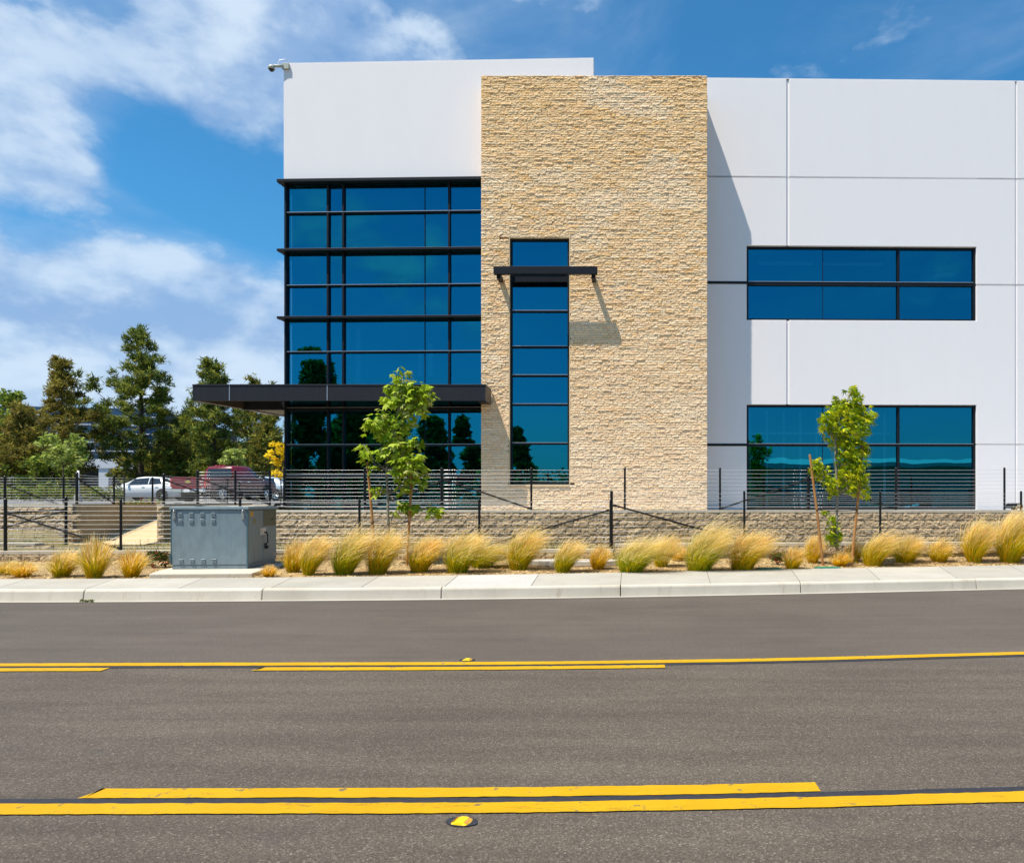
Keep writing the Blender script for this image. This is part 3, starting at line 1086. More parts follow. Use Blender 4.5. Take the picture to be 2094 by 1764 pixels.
palette = [(0.84, 0.58, 0.325), (0.81, 0.535, 0.28), (0.86, 0.625, 0.37), (0.85, 0.60, 0.345), (0.83, 0.555, 0.315),
           (0.87, 0.67, 0.44), (0.79, 0.49, 0.215), (0.85, 0.61, 0.355)]


def stone_geo(mb, x0, x1, z0, z1, yf, proud, rough, col, right=0.05, nx=None):
    """rock-faced stone: grid front, chipped edges"""
    nx = nx or max(2, min(7, int((x1 - x0) / 0.045)))
    nz = 2
    g = 0.0025
    vs_ = []
    for i in range(nx + 1):
        for j in range(nz + 1):
            u, v = i / nx, j / nz
            ed = (i in (0, nx)) or (j in (0, nz))
            x = x0 + g + (x1 - x0 - 2 * g) * u
            z = z0 + g + (z1 - z0 - 2 * g) * v
            if not ed:
                x += U(-.3, .3) * (x1 - x0) / nx
                z += U(-.25, .25) * (z1 - z0) / nz
            d = proud + (R() * rough if not ed else R() * rough * 0.75 - 0.004)
            vs_.append((x, yf - d, z))
    fs_ = []
    for i in range(nx):
        for j in range(nz):
            o = i * (nz + 1) + j
            if R() < .5:
                fs_ += [(o, o + nz + 1, o + nz + 2), (o, o + nz + 2, o + 1)]
            else:
                fs_ += [(o, o + nz + 1, o + 1), (o + nz + 1, o + nz + 2, o + 1)]
    fr = [k * (nz + 1) for k in range(nx + 1)] + [nx * (nz + 1) + k for k in range(1, nz + 1)] + \
         [k * (nz + 1) + nz for k in range(nx - 1, -1, -1)] + [k for k in range(nz - 1, 0, -1)]
    n0 = len(vs_)
    for k in fr:
        vs_.append((vs_[k][0], yf + right, vs_[k][2]))
    L = len(fr)
    for k in range(L):
        fs_.append((fr[k], n0 + k, n0 + (k + 1) % L, fr[(k + 1) % L]))
    mb.add(vs_, fs_, 0, col)


stones = []
z = TZ0
while z < TZ1 - 0.03:
    h = random.choice((.05, .06, .07, .07, .08))
    h = min(h, TZ1 - z)
    if TZ1 - (z + h) < 0.03:
        h = TZ1 - z
    x = TXL
    while x < TXR - 0.01:
        L = U(.10, .30) if R() < .88 else U(.30, .5)
        if TXR - (x + L) < .1:
            L = TXR - x
        stones.append([x, x + L, z, z + h])
        x += L
    z += h
final = []
for x0, x1, z0, z1 in stones:
    if z1 > OPZ0 + .01 and z0 < OPZ1 - .01 and x1 > OPX0 and x0 < OPX1:
        zz0, zz1 = z0, z1
        if z0 < OPZ0:
            zz1 = OPZ0
        elif z1 > OPZ1:
            zz0 = OPZ1
        if (zz0, zz1) != (z0, z1):
            if zz1 - zz0 > .02:
                final.append((x0, x1, zz0, zz1))
            continue
        if OPX0 - x0 > .03:
            final.append((x0, OPX0, z0, z1))
        if x1 - OPX1 > .03:
            final.append((OPX1, x1, z0, z1))
    else:
        final.append((x0, x1, z0, z1))
final.sort(key=lambda q: -(q[1] - q[0]) * (q[3] - q[2]))
rest = MB()
for k, (x0, x1, z0, z1) in enumerate(final):
    c = random.choice(palette)
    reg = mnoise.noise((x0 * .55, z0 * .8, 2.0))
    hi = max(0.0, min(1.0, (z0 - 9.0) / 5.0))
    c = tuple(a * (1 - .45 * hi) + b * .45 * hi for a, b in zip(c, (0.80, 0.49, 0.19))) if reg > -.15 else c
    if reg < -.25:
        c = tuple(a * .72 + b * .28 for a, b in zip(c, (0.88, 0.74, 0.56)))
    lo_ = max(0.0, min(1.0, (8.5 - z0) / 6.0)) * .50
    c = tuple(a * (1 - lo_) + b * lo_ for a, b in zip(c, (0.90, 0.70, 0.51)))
    s_ = U(.94, 1.08)
    c = tuple(min(.92, q * s_) for q in c)
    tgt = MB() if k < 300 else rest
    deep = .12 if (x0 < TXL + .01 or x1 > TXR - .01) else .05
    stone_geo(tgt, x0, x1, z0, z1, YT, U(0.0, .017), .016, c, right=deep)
    if k < 300:
        tgt.build('stone', 'stone', tw)
tag(rest.build('stone_field', 'stone', tw), kind='stuff')
# side returns of the tower in plain courses
for sx, xa, xb in ((-1, TXL - .002, TXL + .03), (1, TXR - .03, TXR + .002)):
    mb = MB()
    z = TZ0
    while z < TZ1 - .05:
        h = U(.06, .1)
        h = min(h, TZ1 - z)
        y = YT + .12
        while y < YT + 1.5:
            L = U(.15, .4)
            q = U(0, .02)
            mb.box(xa - (q if sx < 0 else 0), xb + (q if sx > 0 else 0), y + .002, min(y + L, YT + 1.6) - .002, z + .002, z + h - .002,
                   0, None, tuple(v_ * U(.85, 1.1) for v_ in random.choice(palette)))
            y += L
        z += h
    tag(mb.build('stone_return', 'stone', tw), kind='stuff')

# tower window, reveal trim and sunshade
mb = MB()
mb.box(OPX0 - .008, OPX0 + .02, YT - .012, YT + .22, OPZ0 - .02, OPZ1 + .012)
mb.box(OPX1 - .02, OPX1 + .008, YT - .012, YT + .22, OPZ0 - .02, OPZ1 + .012)
mb.box(OPX0 + .021, OPX1 - .021, YT - .010, YT + .22, OPZ1 - .02, OPZ1 + .010)
mb.box(OPX0 + .021, OPX1 - .021, YT - .045, YT + .22, OPZ0 - .055, OPZ0 + .0)
mb.build('window_trim', 'reveal', bld)
wy = YT + .09
tr = [Z_(q, YT) for q in (906.5, 826.5, 767, 708, 635)]
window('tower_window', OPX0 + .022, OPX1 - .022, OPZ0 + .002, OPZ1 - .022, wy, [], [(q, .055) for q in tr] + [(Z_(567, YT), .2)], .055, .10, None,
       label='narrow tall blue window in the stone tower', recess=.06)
room(OPX0 - .02, OPX1 + .02, YT + .305, YT + 1.5, OPZ0 - .05, OPZ1 + .15)
sz0, sz1 = Z_(561, YT - .5), Z_(545.5, YT - .5)
sx0, sx1 = X_(1009, YT - .55), X_(1221.5, YT - .55)
mb = MB()
mb.box(sx0, sx1, YT - .56, YT - .42, sz0, sz1)
ss = mb.build('sunshade', 'dark_metal', bld, bevel=.006)
tag(ss, 'black horizontal sunshade bar on two brackets')
for q in (sx0 + .12, sx1 - .12):
    mb = MB()
    mb.box(q - .055, q + .055, YT - .419, YT + .06, sz0 - .09, sz0 + .05)
    mb.build('bracket', 'dark_metal', ss)

# ---- right wing: tilt-up panels with grooves
cols_x = [TXR - .1, xr(1527), xr(1608.5), xr(1613.5), xr(1997), xr(2076), xr(2079.5), xr(2290)]
A0, W0, Aj0, Aj1, W1, Bj0, Bj1, C1 = cols_x
rows = {'top': zr(163.3), 'j1a': zr(361), 'j1b': zr(366), 'w1t': zr(503.5), 'j2a': zr(578.5), 'j2b': zr(583.5), 'w1b': zr(655),
        'w2t': zr(827.5), 'j3a': zr(906), 'j3b': zr(910), 'w2b': zr(1041.5), 'base': 1.44}


def panel(cells):
    """one concrete panel made of rectangles that share edges; extruded 8 cm"""
    bm = bmesh.new()
    xs_ = sorted({q for c in cells for q in c[:2]})
    zs_ = sorted({q for c in cells for q in c[2:]})
    vv = {}

    def vt(x, z_):
        k = (round(x, 5), round(z_, 5))
        if k not in vv:
            vv[k] = bm.verts.new((x, YR, z_))
        return vv[k]
    for x0, x1, z0, z1 in cells:
        xa = [q for q in xs_ if x0 - 1e-6 <= q <= x1 + 1e-6]
        za = [q for q in zs_ if z0 - 1e-6 <= q <= z1 + 1e-6]
        for i in range(len(xa) - 1):
            for j in range(len(za) - 1):
                bm.faces.new((vt(xa[i], za[j]), vt(xa[i + 1], za[j]), vt(xa[i + 1], za[j + 1]), vt(xa[i], za[j + 1])))
    ret = bmesh.ops.extrude_face_region(bm, geom=bm.faces[:])
    for v in ret['geom']:
        if isinstance(v, bmesh.types.BMVert):
            v.co.y += .20
    bmesh.ops.dissolve_limit(bm, angle_limit=.01, verts=bm.verts[:], edges=bm.edges[:])
    bmesh.ops.recalc_face_normals(bm, faces=bm.faces[:])
    for v in bm.verts:
        v.co = Vector(warpR(*v.co))
    me = bpy.data.meshes.new('wall_panel')
    bm.to_mesh(me)
    bm.free()
    me.materials.append(MATS['white_stucco'])
    o = bpy.data.objects.new('wall_panel', me)
    COL.objects.link(o)
    child(o, bld)
    b = o.modifiers.new('bevel', 'BEVEL')
    b.width = .012
    b.segments = 2
    b.limit_method = 'ANGLE'
    return o


r = rows
panel([(A0, Aj0, r['j1b'], r['top'])])
panel([(Aj1, Bj0, r['j1b'], r['top'])])
panel([(Bj1, C1, r['j1b'], r['top'])])
panel([(A0, W0, r['j2b'], r['j1a']), (W0, Aj0, r['w1t'], r['j1a'])])
panel([(Aj1, W1, r['w1t'], r['j1a']), (W1, Bj0, r['j2b'], r['j1a'])])
panel([(Bj1, C1, r['j2b'], r['j1a'])])
panel([(A0, W0, r['j3b'], r['j2a']), (W0, Aj0, r['w2t'], r['w1b'])])
panel([(Aj1, W1, r['w2t'], r['w1b']), (W1, Bj0, r['j3b'], r['j2a'])])
panel([(Bj1, C1, r['j3b'], r['j2a'])])
panel([(A0, W0, r['base'], r['j3a'])])
panel([(W1, Bj0, r['base'], r['j3a'])])
panel([(Bj1, C1, r['base'], r['j3a'])])
panel([(W0, W1, r['base'], r['w2b'] - .002)])
mb = MB()
mb.box(A0, W0 - .02, YR + .035, YR + .30, r['base'], r['top'] - .03)
mb.box(W1 + .02, C1, YR + .035, YR + .30, r['base'], r['top'] - .03)
mb.box(W0 - .021, W1 + .021, YR + .036, YR + .30, r['w1t'] + .02, r['top'] - .031)
mb.box(W0 - .021, W1 + .021, YR + .036, YR + .30, r['w2t'] + .02, r['w1b'] - .02)
mb.build('wall_core', 'white_stucco', bld, warp=warpR)
mb = MB()
mb.box(A0, C1, YR + .004, YR + .298, r['top'] + .001, r['top'] + .022)
mb.build('coping', 'white_stucco', bld, warp=warpR, bevel=.006)
mb = MB()
mb.box(A0 - .05, C1, YR + .31, YR + 25, r['top'] - .5, r['top'] - .4)
mb.box(C1 - .3, C1, YR + .31, YR + 25, 1.44, r['top'] - .02)
mb.build('roof', 'roof_white', bld, warp=warpR)
for ka, kb, kt in (('w1b', 'w1t', (578, .11)), ('w2b', 'w2t', (908.5, .075))):
    zm = zr(kt[0] + 1.0)
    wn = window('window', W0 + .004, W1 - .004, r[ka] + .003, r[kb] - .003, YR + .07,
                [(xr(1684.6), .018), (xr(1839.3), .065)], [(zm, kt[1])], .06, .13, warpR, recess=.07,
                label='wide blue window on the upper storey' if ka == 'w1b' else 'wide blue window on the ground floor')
    mb = MB()
    mb.box(A0, W0 + .01, YR - .012, YR + .05, zm - .04, zm + .035)
    mb.build('trim_bar', 'dark_metal', bld, warp=warpR)
    room(W0 - .02, W1 + .02, YR + .305, YR + 2.6, r[ka] - .08, r[kb] + .22, (), warpR)
# the pale grid that shows through the ground floor window
mb = MB()
for q in (1540, 1576, 1611, 1646, 1680, 1716, 1772, 1790, 1823):
    mb.box(xr(q) - .03, xr(q) + .03, YR + .62, YR + .66, r['w2b'], r['w2t'] - .1)
for q in (882,):
    mb.box(xr(1529), xr(1832), YR + .615, YR + .665, zr(q) - .025, zr(q) + .025)
mb.build('interior_frame', 'interior_grid', bld, warp=warpR)

# ceiling lights that show faintly through the glass
for px0, px1, py_, ww in ((1925, 1974, 547, 'w1t'), (1926, 1972, 551, 'w1t'), (1826, 1830, 520, 'w1t')):
    mb = MB()
    mb.box(xr(px0), xr(px1), YR + .55, YR + .62, zr(py_ + 1.2), zr(py_))
    mb.build('ceiling_light', 'interior_grid', bld, warp=warpR)
for px0, px1, y0_, y1_ in ((1562, 1680, 512, 520), (1700, 1830, 514, 520)):
    mb = MB()
    mb.box(xr(px0), xr(px1), YR + 1.1, YR + 1.14, zr(y1_), zr(y0_))
    mb.build('blind_rail', 'interior_grid', bld, warp=warpR)

# ---- camera on the parapet corner
cy = YL + KL * (LX0 - XL0) - .02
cv = thing('security_camera', (LX0, cy, LZ1 - .2), 'small white dome security camera on the top left parapet corner', 'camera')
mb = MB()
mb.box(LX0 - .02, LX0 + .18, cy - .06, cy + .02, LZ1 - .19, LZ1 - .02)
mb.build('mount_plate', 'cctv_white', cv, bevel=.006)
mb = MB()
mb.tube([(LX0 + .02, cy - .04, LZ1 - .10), (LX0 - .16, cy - .06, LZ1 - .12), (LX0 - .25, cy - .07, LZ1 - .10)], [.042, .042, .036], 10)
mb.build('arm', 'cctv_white', cv, smooth=True)
mb = MB()
M = Matrix.Translation((LX0 - .31, cy - .08, LZ1 - .22))
mb.lathe([(.04, .13), (.07, .10), (.095, .06), (.10, .0), (.085, -.005)], 16, 0, M)
mb.build('housing', 'cctv_white', cv, smooth=True)
mb = MB()
mb.lathe([(.075, -.004), (.07, -.035), (.04, -.065), (.01, -.072)], 16, 0, M)
mb.build('dome', 'black_glass', cv, smooth=True)
mb = MB()
mb.tube([(LX0 - .13, cy - .05, LZ1 - .06), (LX0 - .1, cy - .03, LZ1 + .08), (LX0 + .05, cy, LZ1 + .12), (LX0 + .25, cy + .05, LZ1 + .04)], .009, 5)
mb.build('cable', 'pale_metal', cv)


# ================================================================== BLOCK WALLS
def block_mesh(w_, h_, rough, d=.10, nx=7, nz=4, seed=0):
    """split-face block, front towards -y, origin at the lower left back of the face"""
    rng = random.Random(seed)
    mb = MB()
    vs_ = []
    g = .004
    for i in range(nx + 1):
        for j in range(nz + 1):
            ed = (i in (0, nx)) or (j in (0, nz))
            x = g + (w_ - 2 * g) * i / nx
            z_ = g + (h_ - 2 * g) * j / nz
            if not ed:
                x += rng.uniform(-.3, .3) * w_ / nx
                z_ += rng.uniform(-.3, .3) * h_ / nz
            y = -(rng.random() * rough + .5 * rough)
            if ed:
                y = -(rng.random() * rough * .8 + .1 * rough)
            vs_.append((x, y, z_))
    fs_ = []
    for i in range(nx):
        for j in range(nz):
            o = i * (nz + 1) + j
            if rng.random() < .5:
                fs_ += [(o, o + nz + 1, o + nz + 2), (o, o + nz + 2, o + 1)]
            else:
                fs_ += [(o, o + nz + 1, o + 1), (o + nz + 1, o + nz + 2, o + 1)]
    fr = [k * (nz + 1) for k in range(nx + 1)] + [nx * (nz + 1) + k for k in range(1, nz + 1)] + \
         [k * (nz + 1) + nz for k in range(nx - 1, -1, -1)] + [k for k in range(nz - 1, 0, -1)]
    n0 = len(vs_)
    for k in fr:
        vs_.append((vs_[k][0], d, vs_[k][2]))
    L = len(fr)
    for k in range(L):
        fs_.append((fr[k], n0 + k, n0 + (k + 1) % L, fr[(k + 1) % L]))
    mb.add(vs_, fs_)
    return mb


def block_set(name, w_, h_, rough, mat, n, **kw):
    res = []
    for k in range(n):
        me = block_mesh(w_, h_, rough, seed=k * 7 + int(w_ * 100), **kw).mesh(name, mat)
        bm = bmesh.new()
        bm.from_mesh(me)
        bmesh.ops.recalc_face_normals(bm, faces=bm.faces)
        bm.to_mesh(me)
        bm.free()
        res.append(me)
    return res


BLK = block_set('block', .40, .20, .030, 'split_block', 14)
SMO = block_set('block', .40, .20, .004, 'smooth_block', 4, nx=2, nz=2)


def cap_mesh(w_, d_, h_):
    mb = MB()
    mb.box(.003, w_ - .003, -.025, d_, 0, h_)
    return mb.mesh('cap_stone', 'cap_block')


CAP = cap_mesh(.40, .30, .07)


def course_wall(root, fy, x0, x1, zbase, ztop, meshes, bh, mat_core, core_d=.28, name='block', dir_=None):
    """rows of blocks along a curve in front of a mortar core"""
    nrow = max(1, round((ztop - zbase) / bh))
    for k in range(nrow):
        z_ = ztop - bh * (k + 1)
        x = x0 - (.2 if k % 2 else 0)
        while x < x1 - .05:
            y = fy(x)
            sl = math.atan2(fy(x + .4) - y, .4)
            if x > x0 - .21:
                inst(name, random.choice(meshes), Matrix.Translation((x, y, z_)) @ Matrix.Rotation(sl, 4, 'Z'), root)
            x += .40 * math.cos(sl)
    mb = MB()
    xs_ = frange(x0, x1, max(4, int((x1 - x0) / .5)))
    vs_, fs_ = [], []
    for i, x in enumerate(xs_):
        y = fy(x)
        vs_ += [(x, y + .012, zbase - .4), (x, y + core_d, zbase - .4), (x, y + core_d, ztop - .002), (x, y + .012, ztop - .002)]
        if i:
            o = 4 * (i - 1)
            fs_ += [(o + j, o + (j + 1) % 4, o + 4 + (j + 1) % 4, o + 4 + j) for j in range(4)]
    fs_ += [(0, 1, 2, 3), tuple(4 * (len(xs_) - 1) + j for j in (3, 2, 1, 0))]
    mb.add(vs_, fs_)
    mb.build('core', mat_core, root)


def caps(root, fy, x0, x1, z_, mesh=None):
    x = x0
    while x < x1 - .1:
        y = fy(x)
        sl = math.atan2(fy(x + .4) - y, .4)
        inst('cap_stone', mesh or CAP, Matrix.Translation((x, y, z_)) @ Matrix.Rotation(sl, 4, 'Z'), root)
        x += .40 * math.cos(sl)


# tall wall below the building
TW_Y, TW_X0, TW_X1, TW_TOP = 20.0, X_(562, 20.0), 13.4, 1.49
tallw = thing('retaining_wall', (TW_X0, TW_Y, .55), 'tall brown split-face block wall in front of the building', 'wall')
course_wall(tallw, lambda x: TW_Y, TW_X0, TW_X1, .50, TW_TOP - .07, BLK, .20, 'mortar')
caps(tallw, lambda x: TW_Y, TW_X0, TW_X1, TW_TOP - .07)
mb = MB()
mb.box(TW_X0, TW_X0 + .2, TW_Y + .281, 23.1, .3, TW_TOP - .07)
mb.build('end_return', 'smooth_block', tallw)

# low wall along the planting bed, with a step
STEP = X_(1258, 18.3)
loww = thing('garden_wall', (0, low_y(0), .3), 'low split-face block wall along the back of the planting bed', 'wall')
course_wall(loww, low_y, -22.0, STEP, .28, .50, BLK, .20, 'mortar')
caps(loww, low_y, -22.0, STEP, .50)
course_wall(loww, low_y, STEP, 14.0, .43, .63, BLK, .20, 'mortar')
caps(loww, low_y, STEP, 14.0, .63)
# lower half-height course below the step side
mb = MB()
mb.box(-14.36, -14.12, low_y(-14.3) + .29, 19.6, .2, .505)
mb.build('return_wall', 'cap_block', loww)

# wall A with flank, beside the ramp
AX, AY = -14.98, 20.6
wA = thing('wing_wall', (AX, AY, .6), 'block wall with a smooth shaded flank left of the dirt path', 'wall')
course_wall(wA, lambda x: AY, -23.0, AX, .45, 1.57, BLK, .20, 'mortar', core_d=.2)
caps(wA, lambda x: AY, -23.0, AX - .02, 1.575)
nrow = 6
for k in range(nrow):
    y = AY + .10 - (.2 if k % 2 else 0)
    while y < 30:
        M = Matrix.Translation((AX, max(y, AY + .1), 1.64 - .2 * (k + 1))) @ Matrix.Rotation(math.pi / 2, 4, 'Z')
        inst('flank_block', random.choice(SMO), M, wA)
        y += .40
mb = MB()
mb.box(AX - .2, AX - .012, AY + .21, 30.3, .3, 1.638)
mb.build('flank_core', 'mortar', wA)
# low cap wall in front of wall A
lowA = thing('planter_wall', (-18, 19.3, .5), 'short capped planter wall at the far left below the fence', 'wall')
course_wall(lowA, lambda x: 19.3, -23.0, -14.95, .40, .60, BLK, .20, 'mortar')
caps(lowA, lambda x: 19.3, -23.0, -14.95, .60)

# wall B, right of the ramp, and wall C behind the cabinet
BX0, BX1, BY = X_(321.5, 21.1), X_(335.5, 21.1), 21.1
wB = thing('wing_wall', (BX0, BY, .6), 'narrow block wall end standing right of the dirt path', 'wall')
BLKN = block_set('block', BX1 - BX0, .20, .04, 'split_block', 4, nx=3)
for k in range(5):
    inst('block', random.choice(BLKN), Matrix.Translation((BX0, BY, 1.58 - .2 * (k + 1))), wB)
mb = MB()
mb.box(BX0 + .002, BX1 - .002, BY + .06, 24.9, .3, 1.578)
mb.build('flank', 'smooth_block', wB)
mb = MB()
mb.box(BX0 - .01, BX1 + .01, BY - .02, 24.9, 1.58, 1.64)
mb.build('cap', 'cap_block', wB, bevel=.006)
wC = thing('back_wall', (-11, 23.0, .6), 'plain tan block wall behind the utility cabinet', 'wall')
mb = MB()
mb.box(BX1 + .01, TW_X0 - .005, 23.02, 23.3, .3, 1.52)
mb.build('core', 'mortar', wC)
for k in range(5):
    x = BX1 + .02 - (.2 if k % 2 else 0)
    while x < TW_X0 - .4:
        if x > BX1:
            inst('block', random.choice(SMO), Matrix.Translation((x, 23.0, 1.52 - .2 * (k + 1))), wC)
        x += .4
mb = MB()
mb.box(BX1 + .01, TW_X0 - .005, 22.97, 23.32, 1.522, 1.60)
mb.build('cap', 'cap_block', wC, bevel=.006)


# ================================================================== CABLE FENCES
def fence(name, label, posts, ncab, braces=(), ties=(), group=None, closed=None, zlo=.07, zhi=.06, rc=.0034, pr=.028):
    """posts: (x, y, zbottom, ztop, end?) along the run"""
    root = thing(name, (posts[0][0], posts[0][1], posts[0][2]), label, 'fence', group)
    for (x, y, z0, z1, end) in posts:
        mb = MB()
        r_ = pr * (1.3 if end else 1.0)
        mb.tube([(x, y, z0 - .05), (x, y, z1 - .02), (x, y, z1)], [r_, r_, r_ * .6], 10)
        mb.tube([(x, y, z1 - .015), (x, y, z1 + .012)], [r_ * 1.1, r_ * .5], 10)
        mb.build('post', 'black_post', root, smooth=False)
    for k in range(ncab):
        f_ = k / (ncab - 1)
        mb = MB()
        pts = []
        for i, (x, y, z0, z1, end) in enumerate(posts):
            zc = z0 + zlo + (z1 - zhi - z0 - zlo) * f_
            if i:
                q = pts[-1]
                sag = U(.001, .007)
                for t_ in (.25, .5, .75):
                    pts.append((q[0] + (x - q[0]) * t_, q[1] + (y - q[1]) * t_, q[2] + (zc - q[2]) * t_ - sag * 4 * t_ * (1 - t_)))
            pts.append((x, y, zc))
        mb.tube(pts, rc, 5)
        mb.build('wire', 'cable', root, smooth=True)
    # turnbuckles beside the end posts
    for i, (x, y, z0, z1, end) in enumerate(posts):
        if not end:
            continue
        for sgn in (-1, 1):
            j = i + sgn
            if j < 0 or j >= len(posts):
                continue
            if end == 'L' and sgn > 0 or end == 'R' and sgn < 0:
                continue
            q = posts[j]
            dl = math.hypot(q[0] - x, q[1] - y)
            ux, uy = (q[0] - x) / dl, (q[1] - y) / dl
            for k in range(ncab):
                f_ = k / (ncab - 1)
                za = z0 + zlo + (z1 - zhi - z0 - zlo) * f_
                zb_ = q[2] + zlo + (q[3] - zhi - q[2] - zlo) * f_
                sl = (zb_ - za) / dl

                def at_(t_):
                    return (x + ux * t_, y + uy * t_, za + sl * t_ - .002)
                mb = MB()
                st = U(.05, .10)
                mb.tube([at_(.02), at_(st), at_(st + .01), at_(st + .11), at_(st + .12), at_(st + .17)], [.005, .005, .009, .009, .005, .005], 6)
                mb.tube([at_(st + .20), at_(st + .21), at_(st + .235), at_(st + .24)], [.005, .010, .010, .005], 6)
                mb.tube([at_(st + .27), at_(st + .28), at_(st + .30), at_(st + .31)], [.005, .010, .010, .005], 6)
                mb.build('turnbuckle', 'steel_fit', root)
    for a, b in braces:
        mb = MB()
        mb.tube([a, b], .021, 8)
        va, vb = Vector(a), Vector(b)
        d = (vb - va).normalized()
        mb.tube([tuple(va - d * .02), tuple(va + d * .05)], .03, 8)
        mb.tube([tuple(vb - d * .05), tuple(vb + d * .02)], .03, 8)
        mb.build('brace', 'black_post', root)
    return root


def lp(px_, z0, z1, end=None, Y=None):
    """post of the lower fence at a column"""
    Yv = Y or 18.2
    for _ in range(6):
        x = X_(px_, Yv)
        Yv = Y or (low_y(x) + .15)
    return (X_(px_, Yv), Yv, z0, z1, end)


b1, t1 = .57, 1.765
b2, t2 = .70, 1.965
pL = [lp(-235, b1, t1), lp(11, b1, t1 + .01, True), lp(247, b1, t1), lp(491, b1, t1), lp(735, b1, t1), lp(980, b1, t1), lp(1249.2, b1, t1, 'L')]
e = pL[1]
fence('cable_fence', 'front cable fence, lower part left of the step, running behind the cabinet', pL, 11,
      braces=[((e[0] + .06, e[1], 1.43), (pL[2][0] - .05, pL[2][1], b1 + .05)),
              ((pL[6][0] - .06, pL[6][1], 1.50), (pL[5][0] + .06, pL[5][1], b1 + .06))], group='black post cable fences')
pR = [lp(1250.5, b1, t2, 'R'), lp(1522, b2, t2), lp(1800, b2, t2), lp(2088, b2, t2), lp(2370, b2, t2)]
fence('cable_fence', 'front cable fence, higher part right of the step, behind the grass clumps', pR, 12,
      braces=[((pR[0][0] + .06, pR[0][1], 1.62), (pR[1][0] - .05, pR[1][1], b2 + .06))], group='black post cable fences')


def up(px_, end=None, Y=20.2, z0=TW_TOP, z1=2.60):
    return (X_(px_, Y), Y, z0, z1, end)


pU = [up(581), up(745.8), up(903.3, 'R'), up(1086.5), up(1277.8), up(1472.3), up(1653, True), up(1832), up(2054), up(2260)]
fence('cable_fence', 'upper cable fence on top of the tall wall before the facade', pU, 11,
      braces=[((pU[2][0] - .05, 20.2, 2.24), (pU[1][0] + .05, 20.2, TW_TOP + .04)), ((pU[2][0] + .05, 20.2, 2.30), (pU[3][0] - .05, 20.2, TW_TOP + .04)),
              ((pU[6][0] - .05, 20.2, 2.29), (pU[5][0] + .05, 20.2, TW_TOP + .04)), ((pU[6][0] + .05, 20.2, 2.29), (pU[7][0] - .05, 20.2, TW_TOP + .04))],
      group='black post cable fences')
pC = [(X_(404, 23.15), 23.15, 1.60, 2.66, True), (X_(481, 23.15), 23.15, 1.60, 2.66, None), (X_(552, 23.15), 23.15, 1.60, 2.66, None),
      (X_(581, 20.32), 20.32, TW_TOP, 2.60, None)]
fence('cable_fence', 'cable fence above the utility cabinet in front of the red pickup', pC, 11, rc=.0026,
      braces=[((pC[0][0] + .05, 23.15, 2.42), (pC[2][0] - .05, 23.15, 1.64))], group='black post cable fences')
pF = [(AX - .1, 20.85, 1.64, 2.50, True), (AX - .1, 22.35, 1.64, 2.47, None), (AX - .1, 24.15, 1.64, 2.47, None), (AX - .1, 29.5, 1.66, 2.48, True)]
fence('cable_fence', 'cable fence on the wall left of the dirt path', pF, 11,
      braces=[((pF[0][0], 20.9, 2.33), (pF[1][0], 22.3, 1.68))], group='black post cable fences')
pG = [(BX0 + .09, 21.25, 1.64, 2.48, True), (BX0 + .09, 24.6, 1.64, 2.48, None), (X_(404, 23.15) - .02, 23.25, 1.60, 2.66, None)]
fence('cable_fence', 'cable fence on the wall end right of the dirt path', pG[:2], 11,
      braces=[((pG[0][0] + .02, 21.3, 2.30), (pG[1][0] + .02, 24.5, 1.70))], group='black post cable fences')
pH = [(X_(-240, 25.4), 25.4, 1.53, 2.52, None), (X_(10, 25.2), 25.2, 1.53, 2.55, True), (X_(130, 25.2), 25.2, 1.53, 2.55, None),
      (X_(254, 25.2), 25.2, 1.53, 2.55, None)]
fence('cable_fence', 'far left cable fence at the edge of the parking lot', pH, 11,
      braces=[((pH[1][0] + .05, 25.2, 2.26), (pH[2][0] - .03, 25.2, 1.57))], group='black post cable fences')
pI = [(X_(-180, 19.6), 19.6, .66, 1.80, None), (X_(135, 19.6), 19.6, .66, 1.83, True)]
fence('cable_fence', 'short cable fence on the planter wall at the far left', pI, 11,
      braces=[((pI[1][0] - .05, 19.6, 1.47), (X_(-60, 19.6), 19.6, .80)), ((X_(14, 17.9), 17.9, 1.44), (pI[1][0] - .03, 19.55, 1.50))],
      group='black post cable fences')

# ================================================================== UTILITY CABINET
bw, bd, bh = 1.50, 1.66, 1.27
BXc, BYc = X_(352, 15.75), 15.72
cab = thing('utility_cabinet', (BXc, BYc, .32), 'grey blue steel utility cabinet on a concrete pad by the sidewalk', 'cabinet', rz=D2R(6))
CM = WM[cab.name]


def cbox(name, x0, x1, y0, y1, z0, z1, mat, parent=cab, bevel=0.0):
    mb = MB()
    mb.box(x0, x1, y0, y1, z0, z1, 0, CM)
    return mb.build(name, mat, parent, bevel=bevel)


cbox('body', 0.02, bw - .02, .02, bd, 0.0, bh - .05, 'cabinet', bevel=.01)
lid = MB()
lid.prism([(-.03, -.035), (bw + .03, -.035), (bw + .03, bd + .03), (-.03, bd + .03)], bh - .05, bh - .004, axis='z', M=CM)
lid.prism([(-.01, -.015), (bw + .01, -.015), (bw + .01, bd + .01), (-.01, bd + .01)], bh - .0045, bh + .012, axis='z', M=CM)
lid.build('lid', 'cabinet', cab, bevel=.008)
door = cbox('front_panel', .015, bw - .015, -.012, .019, .085, bh - .056, 'cabinet', bevel=.006)
cbox('base_rail', .02, bw - .02, -.004, .018, .0, .08, 'cabinet', bevel=.004)
cbox('edge_strip', -.006, .014, -.016, .03, .085, bh - .056, 'cabinet_edge', bevel=.003)
cbox('edge_strip', bw - .014, bw + .006, -.016, .03, .0, bh - .056, 'cabinet_edge', bevel=.003)
